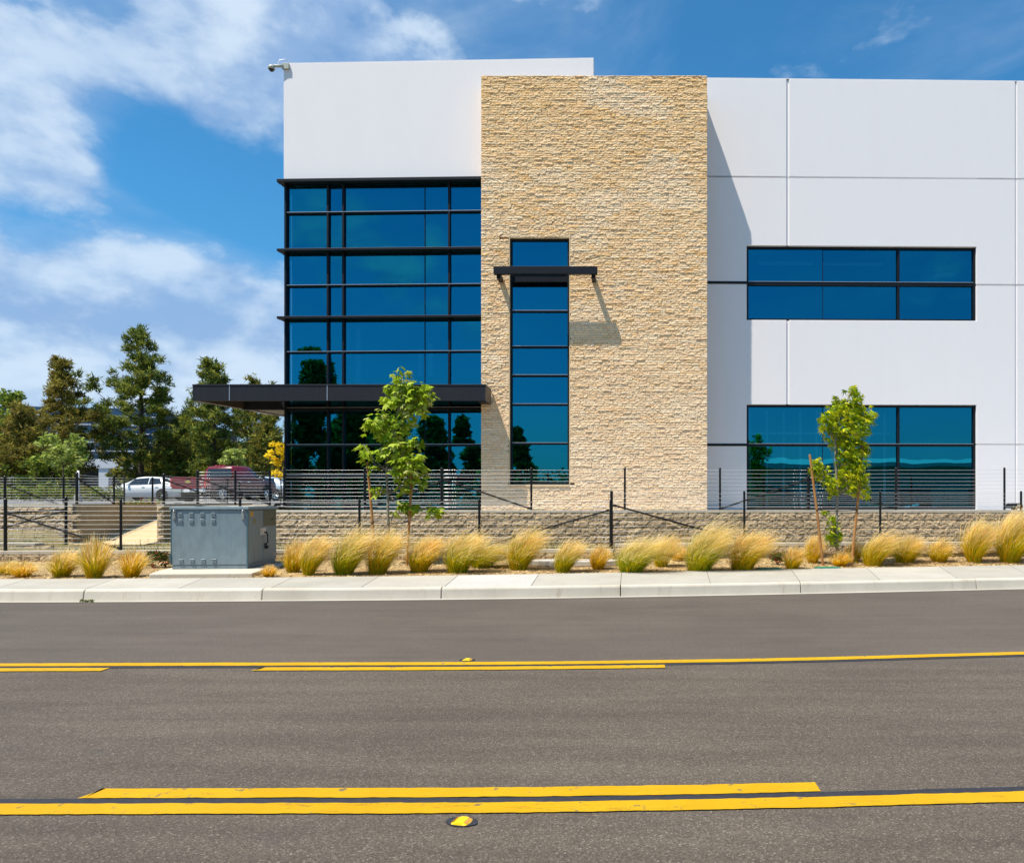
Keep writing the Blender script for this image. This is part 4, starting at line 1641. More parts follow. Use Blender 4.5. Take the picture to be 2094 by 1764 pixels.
for row in (1.125, .985, .165):
    for k in range(4):
        xx = .185 + k * .214 + (.015 if row < .5 else 0)
        mb = MB()
        for s_ in range(3):
            zz = row - .028 + s_ * .028
            # a pressed louvre: hood that stands out at the top and slopes back
            mb.prism([(-.012, zz - .011), (-.030, zz - .004), (-.030, zz + .003), (-.012, zz + .014)], xx - .042, xx + .042, axis='x',
                     M=CM)
        mb.build('louvre', 'cabinet', door)
for xx in (.07, bw - .085):
    mb = MB()
    mb.box(xx - .03, xx + .03, -.03, -.0125, bh - .25, bh - .06, 0, CM)
    mb.box(xx - .022, xx + .026, -.05, -.031, bh - .24, bh - .13, 0, CM)
    mb.tube([tuple(CM @ Vector((xx, -.045, bh - .12))), tuple(CM @ Vector((xx, -.05, bh - .075))), tuple(CM @ Vector((xx, -.035, bh - .055)))], .014, 6)
    mb.build('hasp', 'galvanised', cab, bevel=.003)
# hinge plates low on the front corners
for xx in (-.01, bw + .002):
    mb = MB()
    mb.tube([tuple(CM @ Vector((xx, -.02, .17))), tuple(CM @ Vector((xx, -.02, .30)))], .016, 8)
    mb.build('hinge', 'cabinet_edge', cab)
# doors on the right side
for k, (ya, yb, mt) in enumerate(((.03, bd * .5 - .006, 'cabinet'), (bd * .5 + .006, bd - .02, 'cabinet'))):
    d_ = cbox('side_door', bw - .022, bw + .004 + .003 * k, ya, yb, .10, bh - .07, mt, bevel=.004)
    if k:
        mb = MB()
        mb.box(bw + .007, bw + .0085, ya + .01, yb - .01, bh - .42, bh - .075, 0, CM)
        mb.build('repainted_patch', 'cabinet_olive', d_)
        mb = MB()
        mb.box(bw + .01, bw + .012, ya + .5, ya + .56, bh - .30, bh - .25, 0, CM)
        mb.build('keyhole_plate', 'rubber', d_)
        mb = MB()
        mb.box(bw + .007, bw + .02, ya + .06, ya + .20, .44, .47, 0, CM)
        mb.box(bw + .007, bw + .02, ya + .06, ya + .20, .70, .73, 0, CM)
        mb.tube([tuple(CM @ Vector((bw + .015, ya + .12, .72))), tuple(CM @ Vector((bw + .06, ya + .12, .68))),
                 tuple(CM @ Vector((bw + .06, ya + .12, .50))), tuple(CM @ Vector((bw + .015, ya + .12, .46)))], .013, 8)
        mb.box(bw + .012, bw + .06, ya + .08, ya + .17, .36, .43, 0, CM)
        mb.build('handle', 'rubber', d_)
    else:
        mb = MB()
        mb.box(bw + .005, bw + .0065, ya + .10, ya + .24, bh - .20, bh - .09, 0, CM)
        mb.build('warning_sticker', 'sticker_orange', d_)
        mb = MB()
        mb.lathe([(.07, 0), (.07, .0015)], 14, 0, CM @ Matrix.Translation((bw + .005, ya + .32, bh - .29)) @ Matrix.Rotation(math.pi / 2, 4, 'Y'))
        mb.build('faded_sticker', 'sticker_faded', d_)
mb = MB()
mb.box(bw + .008, bw + .0095, bd * .5 - .16, bd * .5 + .16, bh - .60, bh - .46, 0, CM)
st_ = mb.build('notice_sticker', 'sticker_white', cab)
mb = MB()
for k in range(4):
    mb.box(bw + .010, bw + .0105, bd * .5 - .14, bd * .5 + (.12 if k % 2 else -.01), bh - .49 - k * .03, bh - .482 - k * .03, 0, CM)
mb.build('small_print', 'sticker_print', st_)
mb = MB()
mb.box(0.03, bw - .01, .03, bd - .03, -.03, .012, 0, CM)
mb.build('plinth', 'rubber', cab)

mb = MB()
pm = CM
mb.prism([(.06, -1.0), (bw + .46, -1.0), (bw + .30, bd + .1), (-.2, bd + .1), (-.16, -.2)], -.16, -.002, axis='z', M=pm)
pad = mb.build('concrete_pad', 'kerb_concrete', bevel=.02)
tag(pad, 'pale concrete pad under the utility cabinet', 'pad')


# ================================================================== RAISED PAVEMENT MARKERS
def marker(x, y, rz, label, dark=True):
    root = thing('pavement_marker', (x, y, 0.0), label, 'road marker', 'yellow reflective pavement markers', rz=rz)
    M = WM[root.name]
    mb = MB()
    h = .018
    a, b = .051, .05
    # truncated pyramid with curved ends
    bot, top = [], []
    for q in range(24):
        an = 2 * math.pi * q / 24
        cx_, cy_ = math.cos(an), math.sin(an)
        ex = a * math.copysign(abs(cx_) ** .35, cx_)
        ey = b * math.copysign(abs(cy_) ** .75, cy_)
        bot.append((ex, ey))
        top.append((ex * .46, ey * .86))
    vs_ = [tuple(M @ Vector((p[0], p[1], .0))) for p in bot] + [tuple(M @ Vector((p[0], p[1], .006))) for p in bot] + \
          [tuple(M @ Vector((p[0], p[1] - .004, h))) for p in top]
    fs_ = []
    for lv in range(2):
        for q in range(24):
            fs_.append((lv * 24 + q, lv * 24 + (q + 1) % 24, lv * 24 + 24 + (q + 1) % 24, lv * 24 + 24 + q))
    fs_.append(tuple(48 + q for q in range(24)))
    mb.add(vs_, fs_)
    mb.build('shell', 'marker_yellow', root)
    for sx in (-1, 1):
        mb = MB()
        pts = [(sx * .047, -.032, .0085), (sx * .047, .036, .0085), (sx * .026, .033, .0178), (sx * .026, -.034, .0178)]
        mb.add([tuple(M @ Vector(p)) for p in pts], [(0, 1, 2, 3)])
        mb.build('reflector', 'marker_amber', root)
    mb = MB()
    mb.prism([(-.014, -.046), (.012, -.047), (.004, -.036), (-.005, -.037)], .0125, .0135, axis='z', M=M)
    mb.build('finger_notch', 'marker_amber', root)
    mb = MB()
    poly = []
    for q in range(20):
        an = 2 * math.pi * q / 20
        rr = 1 + .12 * mnoise.noise((math.cos(an) * 2, math.sin(an) * 2, x))
        poly.append((.088 * math.cos(an) * rr, .060 * math.sin(an) * rr))
    mb.prism(poly, .0045, .0065, axis='z', M=M)
    mb.build('bitumen_pad', 'seal', root)


marker(X_(945, 4.07), 4.065, D2R(-14), 'larger yellow road marker below the nearest yellow lines')
marker(X_(955, 8.22), 8.23, D2R(-8), 'small yellow road marker just beyond the farther yellow line')


# ================================================================== PLANTS
def feather_grass(x, y, h, wd, lean, label, tone=0.5, n=800, group='feather grass clumps along the sidewalk'):
    """tone 0 = dry orange, 1 = green; h height, wd width, all in metres"""
    v_ = (y - walk_y(x)) / max(.2, low_y(x) - walk_y(x))
    z0 = strip_z(x, max(0, min(1, v_))) - .01
    root = thing('feather_grass', (x, y, z0), label, 'grass clump', group)
    greens = [(0.22, 0.32, 0.005), (0.34, 0.41, 0.006), (0.46, 0.48, 0.010), (0.13, 0.22, 0.005)]
    yell = [(0.86, 0.62, 0.006), (0.88, 0.66, 0.014), (0.86, 0.50, 0.003)]
    tips = [(0.95, 0.73, 0.33), (0.95, 0.78, 0.44), (0.95, 0.64, 0.29), (0.95, 0.73, 0.25)]
    dry = [(0.78, 0.40, 0.008), (0.70, 0.30, 0.006), (0.80, 0.48, 0.02)]
    lob = [(U(-.30, .30), U(-.2, .2), U(.72, 1.1), U(-.25, .25)) for _ in range(5)]
    TS = (0, .2, .4, .6, .8, 1.0)

    def blade(mb, plume):
        lx, ly, lh, ll = random.choice(lob)
        a = U(0, 2 * math.pi)
        rr = math.sqrt(R()) * .15 * wd
        root_p = Vector((x + rr * math.cos(a) + lx * wd * .25, y + rr * math.sin(a) * .8 + ly * wd * .25, z0))
        q_ = R()
        sp = (U(.02, .34) if q_ < .55 else (U(.2, .62) if q_ < .88 else U(.5, 1.05))) * wd / h
        oa = a + U(-.8, .8)
        L = h * lh * (U(.78, 1.16) if plume else U(.40, .98)) * (1.0 - .28 * min(1, sp * h / wd))
        wind = (lean * 1.05 + ll * .5) * U(.5, 1.4)
        dv = Vector((math.cos(oa) * sp + .10 * lean, math.sin(oa) * sp, 0))
        bend = U(.6, 1.15)
        wav = U(-.05, .05)
        pts = []
        for t_ in TS:
            q = root_p + dv * (L * (t_ ** 1.05)) + Vector((wind * L * .72 * t_ ** 2.7 * bend + wav * L * math.sin(t_ * 5), wav * L * math.cos(t_ * 4), 0))
            q.z += L * (t_ - (.10 + .22 * abs(wind) + .32 * sp) * t_ ** 2.8 * bend)
            pts.append(q)
        side = Vector((math.cos(oa + 1.57), math.sin(oa + 1.57), 0))
        side = (side + Vector((.8, 0, 0))).normalized()
        w0 = U(.0020, .0034)
        isdry = R() > .45 + tone * .62
        cb = random.choice(dry if isdry else (greens if R() < .30 + .62 * tone else yell))
        ce = random.choice(tips) if plume else (random.choice(yell) if R() > .20 + .40 * tone else random.choice(greens))
        if plume and isdry:
            ce = random.choice(dry + tips)
        k = U(.72, 1.15)
        vs_, cs = [], []
        ws = (1, 1, .95, .85, .7, .35) if not plume else (.6, .6, .55, .8, 1.05, .6)
        for i, q in enumerate(pts):
            f_ = max(0, min(1, (TS[i] - .40) / .35)) if plume else TS[i] * .9
            cc = tuple(min(.95, (p_ * (1 - f_) + q_2 * f_) * k) for p_, q_2 in zip(cb, ce))
            d = side * (w0 * ws[i])
            vs_ += [tuple(q - d), tuple(q + d)]
            cs += [cc, cc]
        mb.add(vs_, [(2 * i, 2 * i + 1, 2 * i + 3, 2 * i + 2) for i in range(5)], 0, cs)
    m1, m2 = MB(), MB()
    for _ in range(int(n * 1.45)):
        blade(m1, False)
    for _ in range(int(n * .78)):
        blade(m2, True)
    m1.build('blades', 'blade', root, fix=False)
    m2.build('plumes', 'blade', root, fix=False)
    return root


# column, base row, top row, width px, lean, tone, label
GRASS = [
    (12, 1172, 1142, 50, .1, .45, 'olive feather grass tuft cut by the left edge of the photo'),
    (45, 1176, 1146, 58, .0, .02, 'small orange dry grass tuft near the left edge'),
    (124, 1176, 1112, 66, .15, .55, 'leftmost full feather grass clump, green at its right side'),
    (192, 1177, 1104, 60, .05, .40, 'upright feather grass clump second left of the cabinet'),
    (267, 1175, 1118, 54, .05, .12, 'orange feather grass clump beside the red flowering shrub'),
    (548, 1175, 1152, 34, .0, .0, 'tiny orange grass tuft at the right foot of the cabinet'),
    (598, 1168, 1098, 52, .2, .30, 'blond feather grass clump nearest the right of the cabinet'),
    (633, 1172, 1088, 56, .45, .60, 'green and blond clump leaning right, second right of the cabinet'),
    (700, 1171, 1080, 84, .5, .85, 'dark green clump left of the left young tree'),
    (772, 1169, 1078, 74, .4, .55, 'feather grass clump in front of the left young tree trunk'),
    (856, 1167, 1080, 84, .5, .45, 'feather grass clump before the right stake of the left tree'),
    (935, 1168, 1074, 92, .5, .75, 'large green clump left of the concrete lid'),
    (985, 1160, 1100, 90, 1.0, .80, 'low dark clump blown flat to the right'),
    (1060, 1163, 1068, 70, .45, .60, 'tall clump standing at the left end of the concrete lid'),
    (1148, 1166, 1080, 62, .55, .65, 'slim clump arching right before the concrete lid'),
    (1222, 1162, 1106, 48, .2, .15, 'orange tufted clump at the right end of the concrete lid'),
    (1292, 1167, 1068, 104, .65, .85, 'widest green clump just right of the tall step post'),
    (1352, 1158, 1090, 50, .4, .60, 'green clump tucked behind the widest clump'),
    (1385, 1150, 1118, 40, .2, .0, 'small orange tuft between two large green clumps'),
    (1428, 1164, 1058, 100, .6, .80, 'tallest clump with tan plumes in the middle right'),
    (1520, 1162, 1068, 96, .55, .45, 'broad blond clump left of the green valve lids'),
    (1620, 1160, 1106, 50, .25, .25, 'short clump between the two green valve lids'),
    (1662, 1152, 1092, 42, .25, .20, 'narrow golden clump at the left stake of the right tree'),
    (1717, 1155, 1122, 46, .2, .0, 'short orange tuft below the right young tree'),
    (1745, 1150, 1100, 46, .3, .15, 'golden clump just right of the right young tree'),
    (1785, 1154, 1072, 72, .6, .50, 'leaning clump right of the right tree stakes'),
    (1850, 1150, 1086, 76, .4, .45, 'mid sized clump, fourth from the right edge'),
    (1920, 1149, 1096, 54, .35, .30, 'small blond clump, third from the right edge'),
    (1992, 1149, 1058, 70, .4, .40, 'tall blond clump, second from the right edge'),
    (2068, 1149, 1050, 86, .4, .55, 'tall clump cut by the right edge of the photo'),
]
for px_, pb, pt, wpx, lean, tone, lab in GRASS:
    Yg = (EYE - .27) * F / (pb - HY)
    xg_ = X_(px_, Yg)
    Yg = max(Yg, walk_y(xg_) + .12)
    hh = (pb - pt) * Yg / F * U(1.06, 1.26)
    feather_grass(xg_, Yg, hh, wpx * Yg / F * U(.96, 1.16), lean * 1.25, lab, tone, n=int(560 + 980 * hh * wpx / 84))


# leaf shapes of the young trees
def leaf_mesh(kind, k):
    rng = random.Random(k)
    out = []
    if kind == 'broad':
        spec_ = [(-90, .10), (-50, .34), (-18, .72), (8, .46), (40, .92), (64, .50), (90, 1.0), (116, .50), (140, .92), (172, .46), (198, .72), (230, .34)]
    else:
        spec_ = [(-90, .08), (-35, .25), (2, .70), (28, .30), (52, .92), (72, .36), (90, 1.05), (108, .36), (128, .92), (152, .30), (178, .70), (215, .25)]
    for an, r_ in spec_:
        r_ *= rng.uniform(.88, 1.08)
        x, y = r_ * math.cos(D2R(an)), r_ * math.sin(D2R(an)) + .35
        z_ = -.28 * abs(x) + rng.uniform(-.06, .06) - .16 * y * y
        out.append((x, y, z_))
    base = random.Random(k + 50)
    if kind == 'broad':
        c = base.choice([(0.22, 0.32, 0.012), (0.33, 0.43, 0.018), (0.13, 0.21, 0.010), (0.27, 0.38, 0.014), (0.42, 0.50, 0.06), (0.17, 0.27, 0.010), (0.50, 0.52, 0.16)])
    else:
        c = base.choice([(0.50, 0.55, 0.012), (0.62, 0.62, 0.016), (0.36, 0.46, 0.012), (0.23, 0.33, 0.010), (0.74, 0.70, 0.03), (0.42, 0.50, 0.012), (0.18, 0.27, 0.010)])
    vs_ = [(0, .3, .02)] + out
    mb = MB()
    mb.add(vs_, [(0, i, i % 12 + 1) for i in range(1, 13)], 0, c)
    return mb.mesh('leaf', 'plant')


LEAF = {'broad': [leaf_mesh('broad', k) for k in range(9)], 'star': [leaf_mesh('star', k + 100) for k in range(10)]}


def young_tree(label, tx, Yt, ybase, trunk, blobs, shoots, kind, lsize, group='young staked street trees'):
    zb_ = .28
    root = thing('young_tree', (X_(tx, Yt), Yt, zb_), label, 'tree', group)
    mb = MB()
    pts = [(X_(a, Yt), Yt + o, Z_(b, Yt)) for a, b, o in trunk]
    n = len(pts)
    mb.tube(pts, [.036 - .029 * i / (n - 1) for i in range(n)], 8)
    mb.build('trunk', 'young_bark', root, smooth=True)
    # limbs reach from the trunk to each clump
    mb = MB()
    P = [Vector(q) for q in pts]
    leaves = []
    for bx_, by_, br, cnt in blobs:
        c = Vector((X_(bx_, Yt), Yt + U(-.12, .12), Z_(by_, Yt)))
        rr = br * Yt / F
        st = min(P, key=lambda q: (q - c).length + (2 if q.z > c.z - .05 else 0) + (4 if q.z < 1.4 and c.z > 1.6 else 0))
        mid = st.lerp(c, .5) + Vector((0, 0, -.06))
        mb.tube([tuple(st), tuple(mid), tuple(c + Vector((0, 0, rr * .4)))], [.014, .010, .005], 5)
        for _ in range(int(cnt * (1.6 if kind == 'broad' else 3.0))):
            d = Vector((random.gauss(0, .5), random.gauss(0, .5), random.gauss(0, .5)))
            if d.length > 1.1:
                d *= 1.1 / d.length
            p = c + Vector((d.x * rr, d.y * rr * .9, d.z * rr))
            leaves.append((p, (p - c)))
    for q in shoots:
        mb.tube([(X_(a, Yt), Yt + .02, Z_(b, Yt)) for a, b in q], [.007, .005, .003][:len(q)], 5)
    mb.build('branches', 'young_bark', root, smooth=True)
    leaves.sort(key=lambda q: q[0].y)
    rest = MB()
    for k, (p, d) in enumerate(leaves):
        me = random.choice(LEAF[kind])
        s_ = lsize * U(.6, 1.15)
        yaw = math.atan2(d.y, d.x) - math.pi / 2 + U(-1.2, 1.2) if kind == 'broad' else U(-1.8, .6) - .6
        pitch = U(-1.15, .15)
        M = Matrix.Translation(p) @ Matrix.Rotation(yaw, 4, 'Z') @ Matrix.Rotation(U(-.7, .7), 4, 'Y') @ Matrix.Rotation(pitch, 4, 'X') @ Matrix.Diagonal((s_, s_, s_, 1))
        if k < 300:
            inst('leaf', me, M, root)
        else:
            cd = me.color_attributes['col'].data[0].color
            rest.add([tuple(M @ v.co) for v in me.vertices], [tuple(f.vertices) for f in me.polygons], 0, (cd[0], cd[1], cd[2]))
    if rest.v:
        tag(rest.build('foliage', 'plant', root, fix=False), kind='stuff')
    return root


T1Y = 17.0
young_tree('left young tree with broad green leaves tied to two stakes', 793, T1Y, 1118,
           [(795, 1130, 0), (794, 1075, 0), (792, 1010, .02), (790, 960, 0), (797, 915, 0), (806, 880, .02), (814, 840, 0), (824, 800, 0), (822, 765, 0)],
           [(822, 776, 22, 24), (848, 800, 24, 36), (868, 802, 22, 28), (806, 808, 24, 34), (834, 822, 28, 40), (856, 830, 22, 28),
            (778, 855, 20, 28), (768, 872, 20, 26), (792, 878, 26, 36), (822, 858, 26, 34), (812, 904, 26, 38), (842, 905, 18, 22),
            (790, 925, 18, 22), (830, 935, 24, 30), (853, 945, 22, 28), (846, 975, 22, 26), (820, 962, 20, 22), (824, 992, 16, 14), (862, 960, 14, 12),
            (748, 932, 13, 12), (742, 912, 10, 6), (765, 955, 9, 6), (768, 998, 10, 10), (830, 1033, 13, 14), (845, 1040, 10, 8), (886, 1041, 15, 22), (802, 1050, 6, 4)],
           [[(790, 1005), (772, 1000)], [(792, 1060), (820, 1045), (835, 1035)], [(835, 1050), (862, 1040), (880, 1042)], [(790, 1010), (775, 985), (762, 960)]],
           'broad', .135)
T2Y = 17.4
young_tree('right young tree with bright yellow green pointed leaves on two stakes', 1710, T2Y, 1118,
           [(1712, 1125, 0), (1711, 1060, 0), (1713, 1010, .02), (1709, 950, 0), (1708, 900, 0), (1716, 860, 0), (1730, 825, .02), (1742, 795, 0)],
           [(1744, 797, 12, 14), (1748, 815, 14, 18), (1728, 828, 16, 26), (1712, 815, 10, 10), (1708, 842, 20, 34), (1736, 845, 22, 40), (1762, 842, 18, 28),
            (1775, 852, 12, 16), (1688, 858, 16, 26), (1700, 876, 20, 32), (1730, 876, 24, 42), (1755, 872, 20, 30), (1715, 900, 20, 32), (1742, 905, 24, 40),
            (1765, 915, 14, 18), (1728, 930, 22, 36), (1752, 940, 20, 32), (1735, 960, 22, 34), (1758, 968, 16, 22), (1718, 980, 20, 30), (1742, 990, 20, 28),
            (1766, 1000, 16, 12), (1704, 1000, 14, 16), (1680, 966, 16, 20), (1668, 948, 12, 12), (1690, 985, 12, 12), (1662, 960, 8, 6),
            (1704, 1080, 12, 14), (1697, 1060, 8, 6), (1702, 1098, 15, 22), (1714, 1096, 10, 10), (1690, 1045, 8, 5)],
           [[(1708, 1000), (1690, 975), (1672, 940)], [(1710, 1100), (1702, 1078), (1695, 1050)], [(1708, 960), (1700, 920), (1680, 890)]],
           'star', .124)


def stake(label, pa, pb, Y, tie):
    ya, yb = Y + .02, Y - .02
    a = (X_(pa[0], ya), ya, Z_(pa[1], ya))
    b = (X_(pb[0], yb), yb, .25)
    root = thing('tree_stake', b, label, 'stake', 'round wooden tree stakes')
    mb = MB()
    mb.tube([b, ((a[0] + b[0]) / 2 + .01, (ya + yb) / 2, (a[2] + b[2]) / 2), (a[0], a[1], a[2] - .01), a], [.029, .028, .027, .022], 10)
    mb.build('pole', 'stake_wood', root, smooth=False)
    for (sx, sy), (ex, ey) in tie:
        mb = MB()
        p, q = Vector((X_(sx, Y), Y - .03, Z_(sy, Y))), Vector((X_(ex, Y), Y - .035, Z_(ey, Y)))
        mb.tube([tuple(p), tuple(p.lerp(q, .5) + Vector((0, -.02, -.01))), tuple(q)], .009, 5)
        mb.build('tie', 'rubber', root)


stake('left wooden stake of the left young tree', (751, 944), (768, 1130), T1Y, [((752, 952), (793, 952)), ((757, 1067), (794, 1070))])
stake('right wooden stake of the left young tree', (844, 925), (831, 1130), T1Y, [((838, 1066), (794, 1070))])
stake('left wooden stake of the right young tree, leaning', (1656, 929), (1683, 1148), T2Y, [((1668, 1042), (1711, 1044))])
stake('right wooden stake of the right young tree', (1764, 905), (1741, 1130), T2Y, [((1752, 1042), (1712, 1044))])


def leaf_cloud(mb, c, rad, n, size, cols, flat=1.0, up_=0.0):
    """leaf-sized rhombs spread through a lumpy volume"""
    for _ in range(n):
        d = Vector((random.gauss(0, 1), random.gauss(0, 1), random.gauss(0, 1))).normalized() * (R() ** .45)
        p = Vector(c) + Vector((d.x * rad[0], d.y * rad[1], d.z * rad[2]))
        a = Vector((random.gauss(0, 1), random.gauss(0, 1), random.gauss(0, .6) + up_)).normalized()
        b = a.cross(Vector((random.gauss(0, 1), random.gauss(0, 1), random.gauss(0, 1)))).normalized()
        s_ = size * U(.6, 1.3)
        cc = random.choice(cols)
        k = U(.7, 1.2)
        mb.add([tuple(p - a * s_), tuple(p + b * s_ * .45), tuple(p + a * s_), tuple(p - b * s_ * .45)], [(0, 1, 2, 3)], 0, tuple(q * k for q in cc))


def shrub(x, y, z_, rad, label, flowers, n=420):
    root = thing('flowering_shrub', (x, y, z_), label, 'shrub', 'low flowering shrubs')
    mb = MB()
    for k in range(9):
        a = U(0, 6.28)
        mb.tube([(x, y, z_ - .02), (x + math.cos(a) * rad[0] * .6, y + math.sin(a) * rad[1] * .6, z_ + rad[2] * U(.7, 1.3))], [.008, .004], 4)
    mb.build('stems', 'bark', root)
    mb = MB()
    for k in range(7):
        o = (U(-.6, .6) * rad[0], U(-.5, .5) * rad[1], U(.45, 1.25) * rad[2])
        leaf_cloud(mb, (x + o[0], y + o[1], z_ + o[2]), tuple(q * .5 for q in rad), n // 7, .035,
                   [(0.05, 0.085, 0.012), (0.075, 0.12, 0.015), (0.035, 0.06, 0.01), (0.10, 0.13, 0.02), (0.12, 0.05, 0.02)])
    mb.build('foliage', 'plant', root, fix=False)
    mb = MB()
    for k in range(flowers):
        d = Vector((random.gauss(0, 1), -abs(random.gauss(0, 1)), random.gauss(0, .8))).normalized()
        c = Vector((x + d.x * rad[0], y + d.y * rad[1], z_ + rad[2] * (.9 + .8 * d.z)))
        leaf_cloud(mb, tuple(c), (.015, .015, .015), 4, .017, [(0.42, 0.015, 0.02), (0.35, 0.03, 0.03), (0.5, 0.08, 0.03)])
    mb.build('flowers', 'plant', root, fix=False)


Yg = 16.4
shrub(X_(318, Yg), Yg, .27, (.36, .28, .24), 'dark green shrub with red flowers at the left foot of the cabinet', 40, 700)
shrub(X_(1590, 17.4), 17.4, .30, (.20, .18, .19), 'small shrub with red flowers left of the right young tree', 14, 320)
shrub(X_(1130 - 985, 17.0), 17.0, .28, (.22, .2, .2), 'reddish leaved shrub behind the leftmost full grass clump', 16, 300)

# concrete lid in the bed, valve lids, uplights, weeds in the gutter
lx, ly_ = X_(1172, 17.1), 17.15
mb = MB()
poly = [(lx + 1.0 * math.cos(D2R(a)), ly_ + .36 * math.sin(D2R(a))) for a in range(0, 360, 20)]
mb.prism(poly, .28, .40, axis='z')
ml = mb.build('round_manhole_slab', 'new_concrete', bevel=.02)
rebase(ml, (lx, ly_, .28))
tag(ml, 'round pale concrete lid half hidden behind grass clumps', 'concrete lid')
mb = MB()
poly = [(lx + .32 * math.cos(D2R(a)), ly_ + .16 * math.sin(D2R(a))) for a in range(0, 360, 20)]
mb.prism(poly, .401, .412, axis='z')
mb.build('centre_plate', 'reveal', ml)
for k, (px_, lab) in enumerate(((1573, 'left green plastic valve lid in the mulch by the sidewalk'), (1692, 'right green plastic valve lid in the mulch by the sidewalk'))):
    Yv = 16.55 + .25 * k
    x = X_(px_, Yv)
    Yv = max(Yv, walk_y(x) + .12)
    x = X_(px_, Yv)
    vl = thing('valve_lid', (x, Yv, .25), lab, 'valve lid', 'green valve lids', rz=D2R(11))
    M = WM[vl.name]
    mb = MB()
    mb.box(-.27, .27, -.15, .15, -.06, .012, 0, M)
    mb.build('frame', 'valve_green', vl, bevel=.008)
    mb = MB()
    mb.box(-.24, .24, -.125, .125, .0125, .024, 0, M)
    for q in range(7):
        mb.box(-.2 + q * .06, -.18 + q * .06, -.1, .1, .0245, .028, 0, M)
    mb.build('cover', 'valve_green', vl, bevel=.003)
for px_, lab in ((577, 'black floodlight on the wall at the building corner'), (2074, 'black floodlight on the wall near the right edge')):
    x = X_(px_, 20.45)
    fl = thing('floodlight', (x, 20.45, TW_TOP), lab, 'floodlight', 'black ground floodlights')
    mb = MB()
    mb.prism([(-.19, .04), (.19, .04), (.17, .15), (.12, .18), (-.12, .18), (-.17, .15)], -.12, .12, axis='y', M=WM[fl.name])
    mb.build('housing', 'black_post', fl, bevel=.015)
    mb = MB()
    mb.box(-.05, .05, -.06, .06, -.045, .042, 0, WM[fl.name])
    mb.build('bracket', 'black_post', fl)
    mb = MB()
    mb.box(.02, .12, -.128, -.121, .09, .14, 0, WM[fl.name])
    mb.build('name_plate', 'pale_metal', fl)
mb = MB()
gx_, gy_ = X_(183, 13.05), 12.98
for _ in range(90):
    leaf_cloud(mb, (gx_ + U(-.12, .12), gy_ + U(-.02, .02), .03), (.02, .02, .02), 1, .02, [(0.12, 0.15, 0.03), (0.2, 0.2, 0.06)])
o = mb.build('gutter_weed', 'plant', fix=False)
rebase(o, (gx_, gy_, 0))
tag(o, 'little weed growing in the gutter at the left', 'weed')

# ================================================================== CARS
def wheel_parts(root, x, y, z_, rad, wid, M, sgn):
    """y outward side by sgn"""
    rot = M @ Matrix.Translation((x, y, z_)) @ Matrix.Rotation(math.pi / 2, 4, 'X')
    mb = MB()
    mb.lathe([(rad * .62, -wid / 2), (rad * .93, -wid / 2), (rad, -wid * .35), (rad, wid * .35), (rad * .93, wid / 2), (rad * .62, wid / 2)], 22, 0, rot)
    wh = mb.build('wheel', 'rubber', root, smooth=False)
    mb = MB()
    s_ = -1 if sgn > 0 else 1
    for k in range(5):
        a = k * 2 * math.pi / 5
        for da in (-.18, .18):
            p0 = rot @ Vector((math.cos(a) * rad * .12, math.sin(a) * rad * .12, s_ * wid * .46))
            p1 = rot @ Vector((math.cos(a + da) * rad * .60, math.sin(a + da) * rad * .60, s_ * wid * .50))
            mb.tube([tuple(p0), tuple(p1)], rad * .07, 5)
    ring = [tuple(rot @ Vector((math.cos(2 * math.pi * q / 20) * rad * .62, math.sin(2 * math.pi * q / 20) * rad * .62, s_ * wid * .5))) for q in range(21)]
    mb.tube(ring, rad * .05, 5, caps=False)
    mb.lathe([(rad * .16, s_ * wid * .40), (rad * .14, s_ * wid * .52)], 12, 0, rot)
    mb.build('rim', 'chrome', wh)
    mb = MB()
    mb.lathe([(rad * .60, -.02), (rad * .60, .02)], 18, 0, rot)
    mb.build('brake_disc', 'office_dark', wh)
    return wh


def loft(mb, stations, M, m=0):
    """stations: list of (x, [(y, z), ...]) half sections from the sill to the centre line, mirrored"""
    vs_, n = [], None
    for x, sec in stations:
        full = [(y, z_) for y, z_ in sec] + [(-y, z_) for y, z_ in reversed(sec)]
        n = len(full)
        vs_ += [tuple(M @ Vector((x, y, z_))) for y, z_ in full]
    fs_ = []
    for i in range(len(stations) - 1):
        for j in range(n):
            a, b = i * n + j, i * n + (j + 1) % n
            fs_.append((a, a + n, b + n, b))
    fs_.append(tuple(range(n)))
    fs_.append(tuple((len(stations) - 1) * n + j for j in range(n - 1, -1, -1)))
    mb.add(vs_, fs_, m)


def quad_panel(name, pts, mat, root, M, off):
    """thin plate laid on four points (both sides mirrored when off is a tuple)"""
    mb = MB()
    v = [Vector(p) for p in pts]
    nrm = (v[1] - v[0]).cross(v[3] - v[0]).normalized() * off
    mb.add([tuple(M @ q) for q in v] + [tuple(M @ (q + nrm)) for q in v], [(3, 2, 1, 0), (4, 5, 6, 7), (0, 1, 5, 4), (1, 2, 6, 5), (2, 3, 7, 6), (3, 0, 4, 7)])
    return mb.build(name, mat, root)


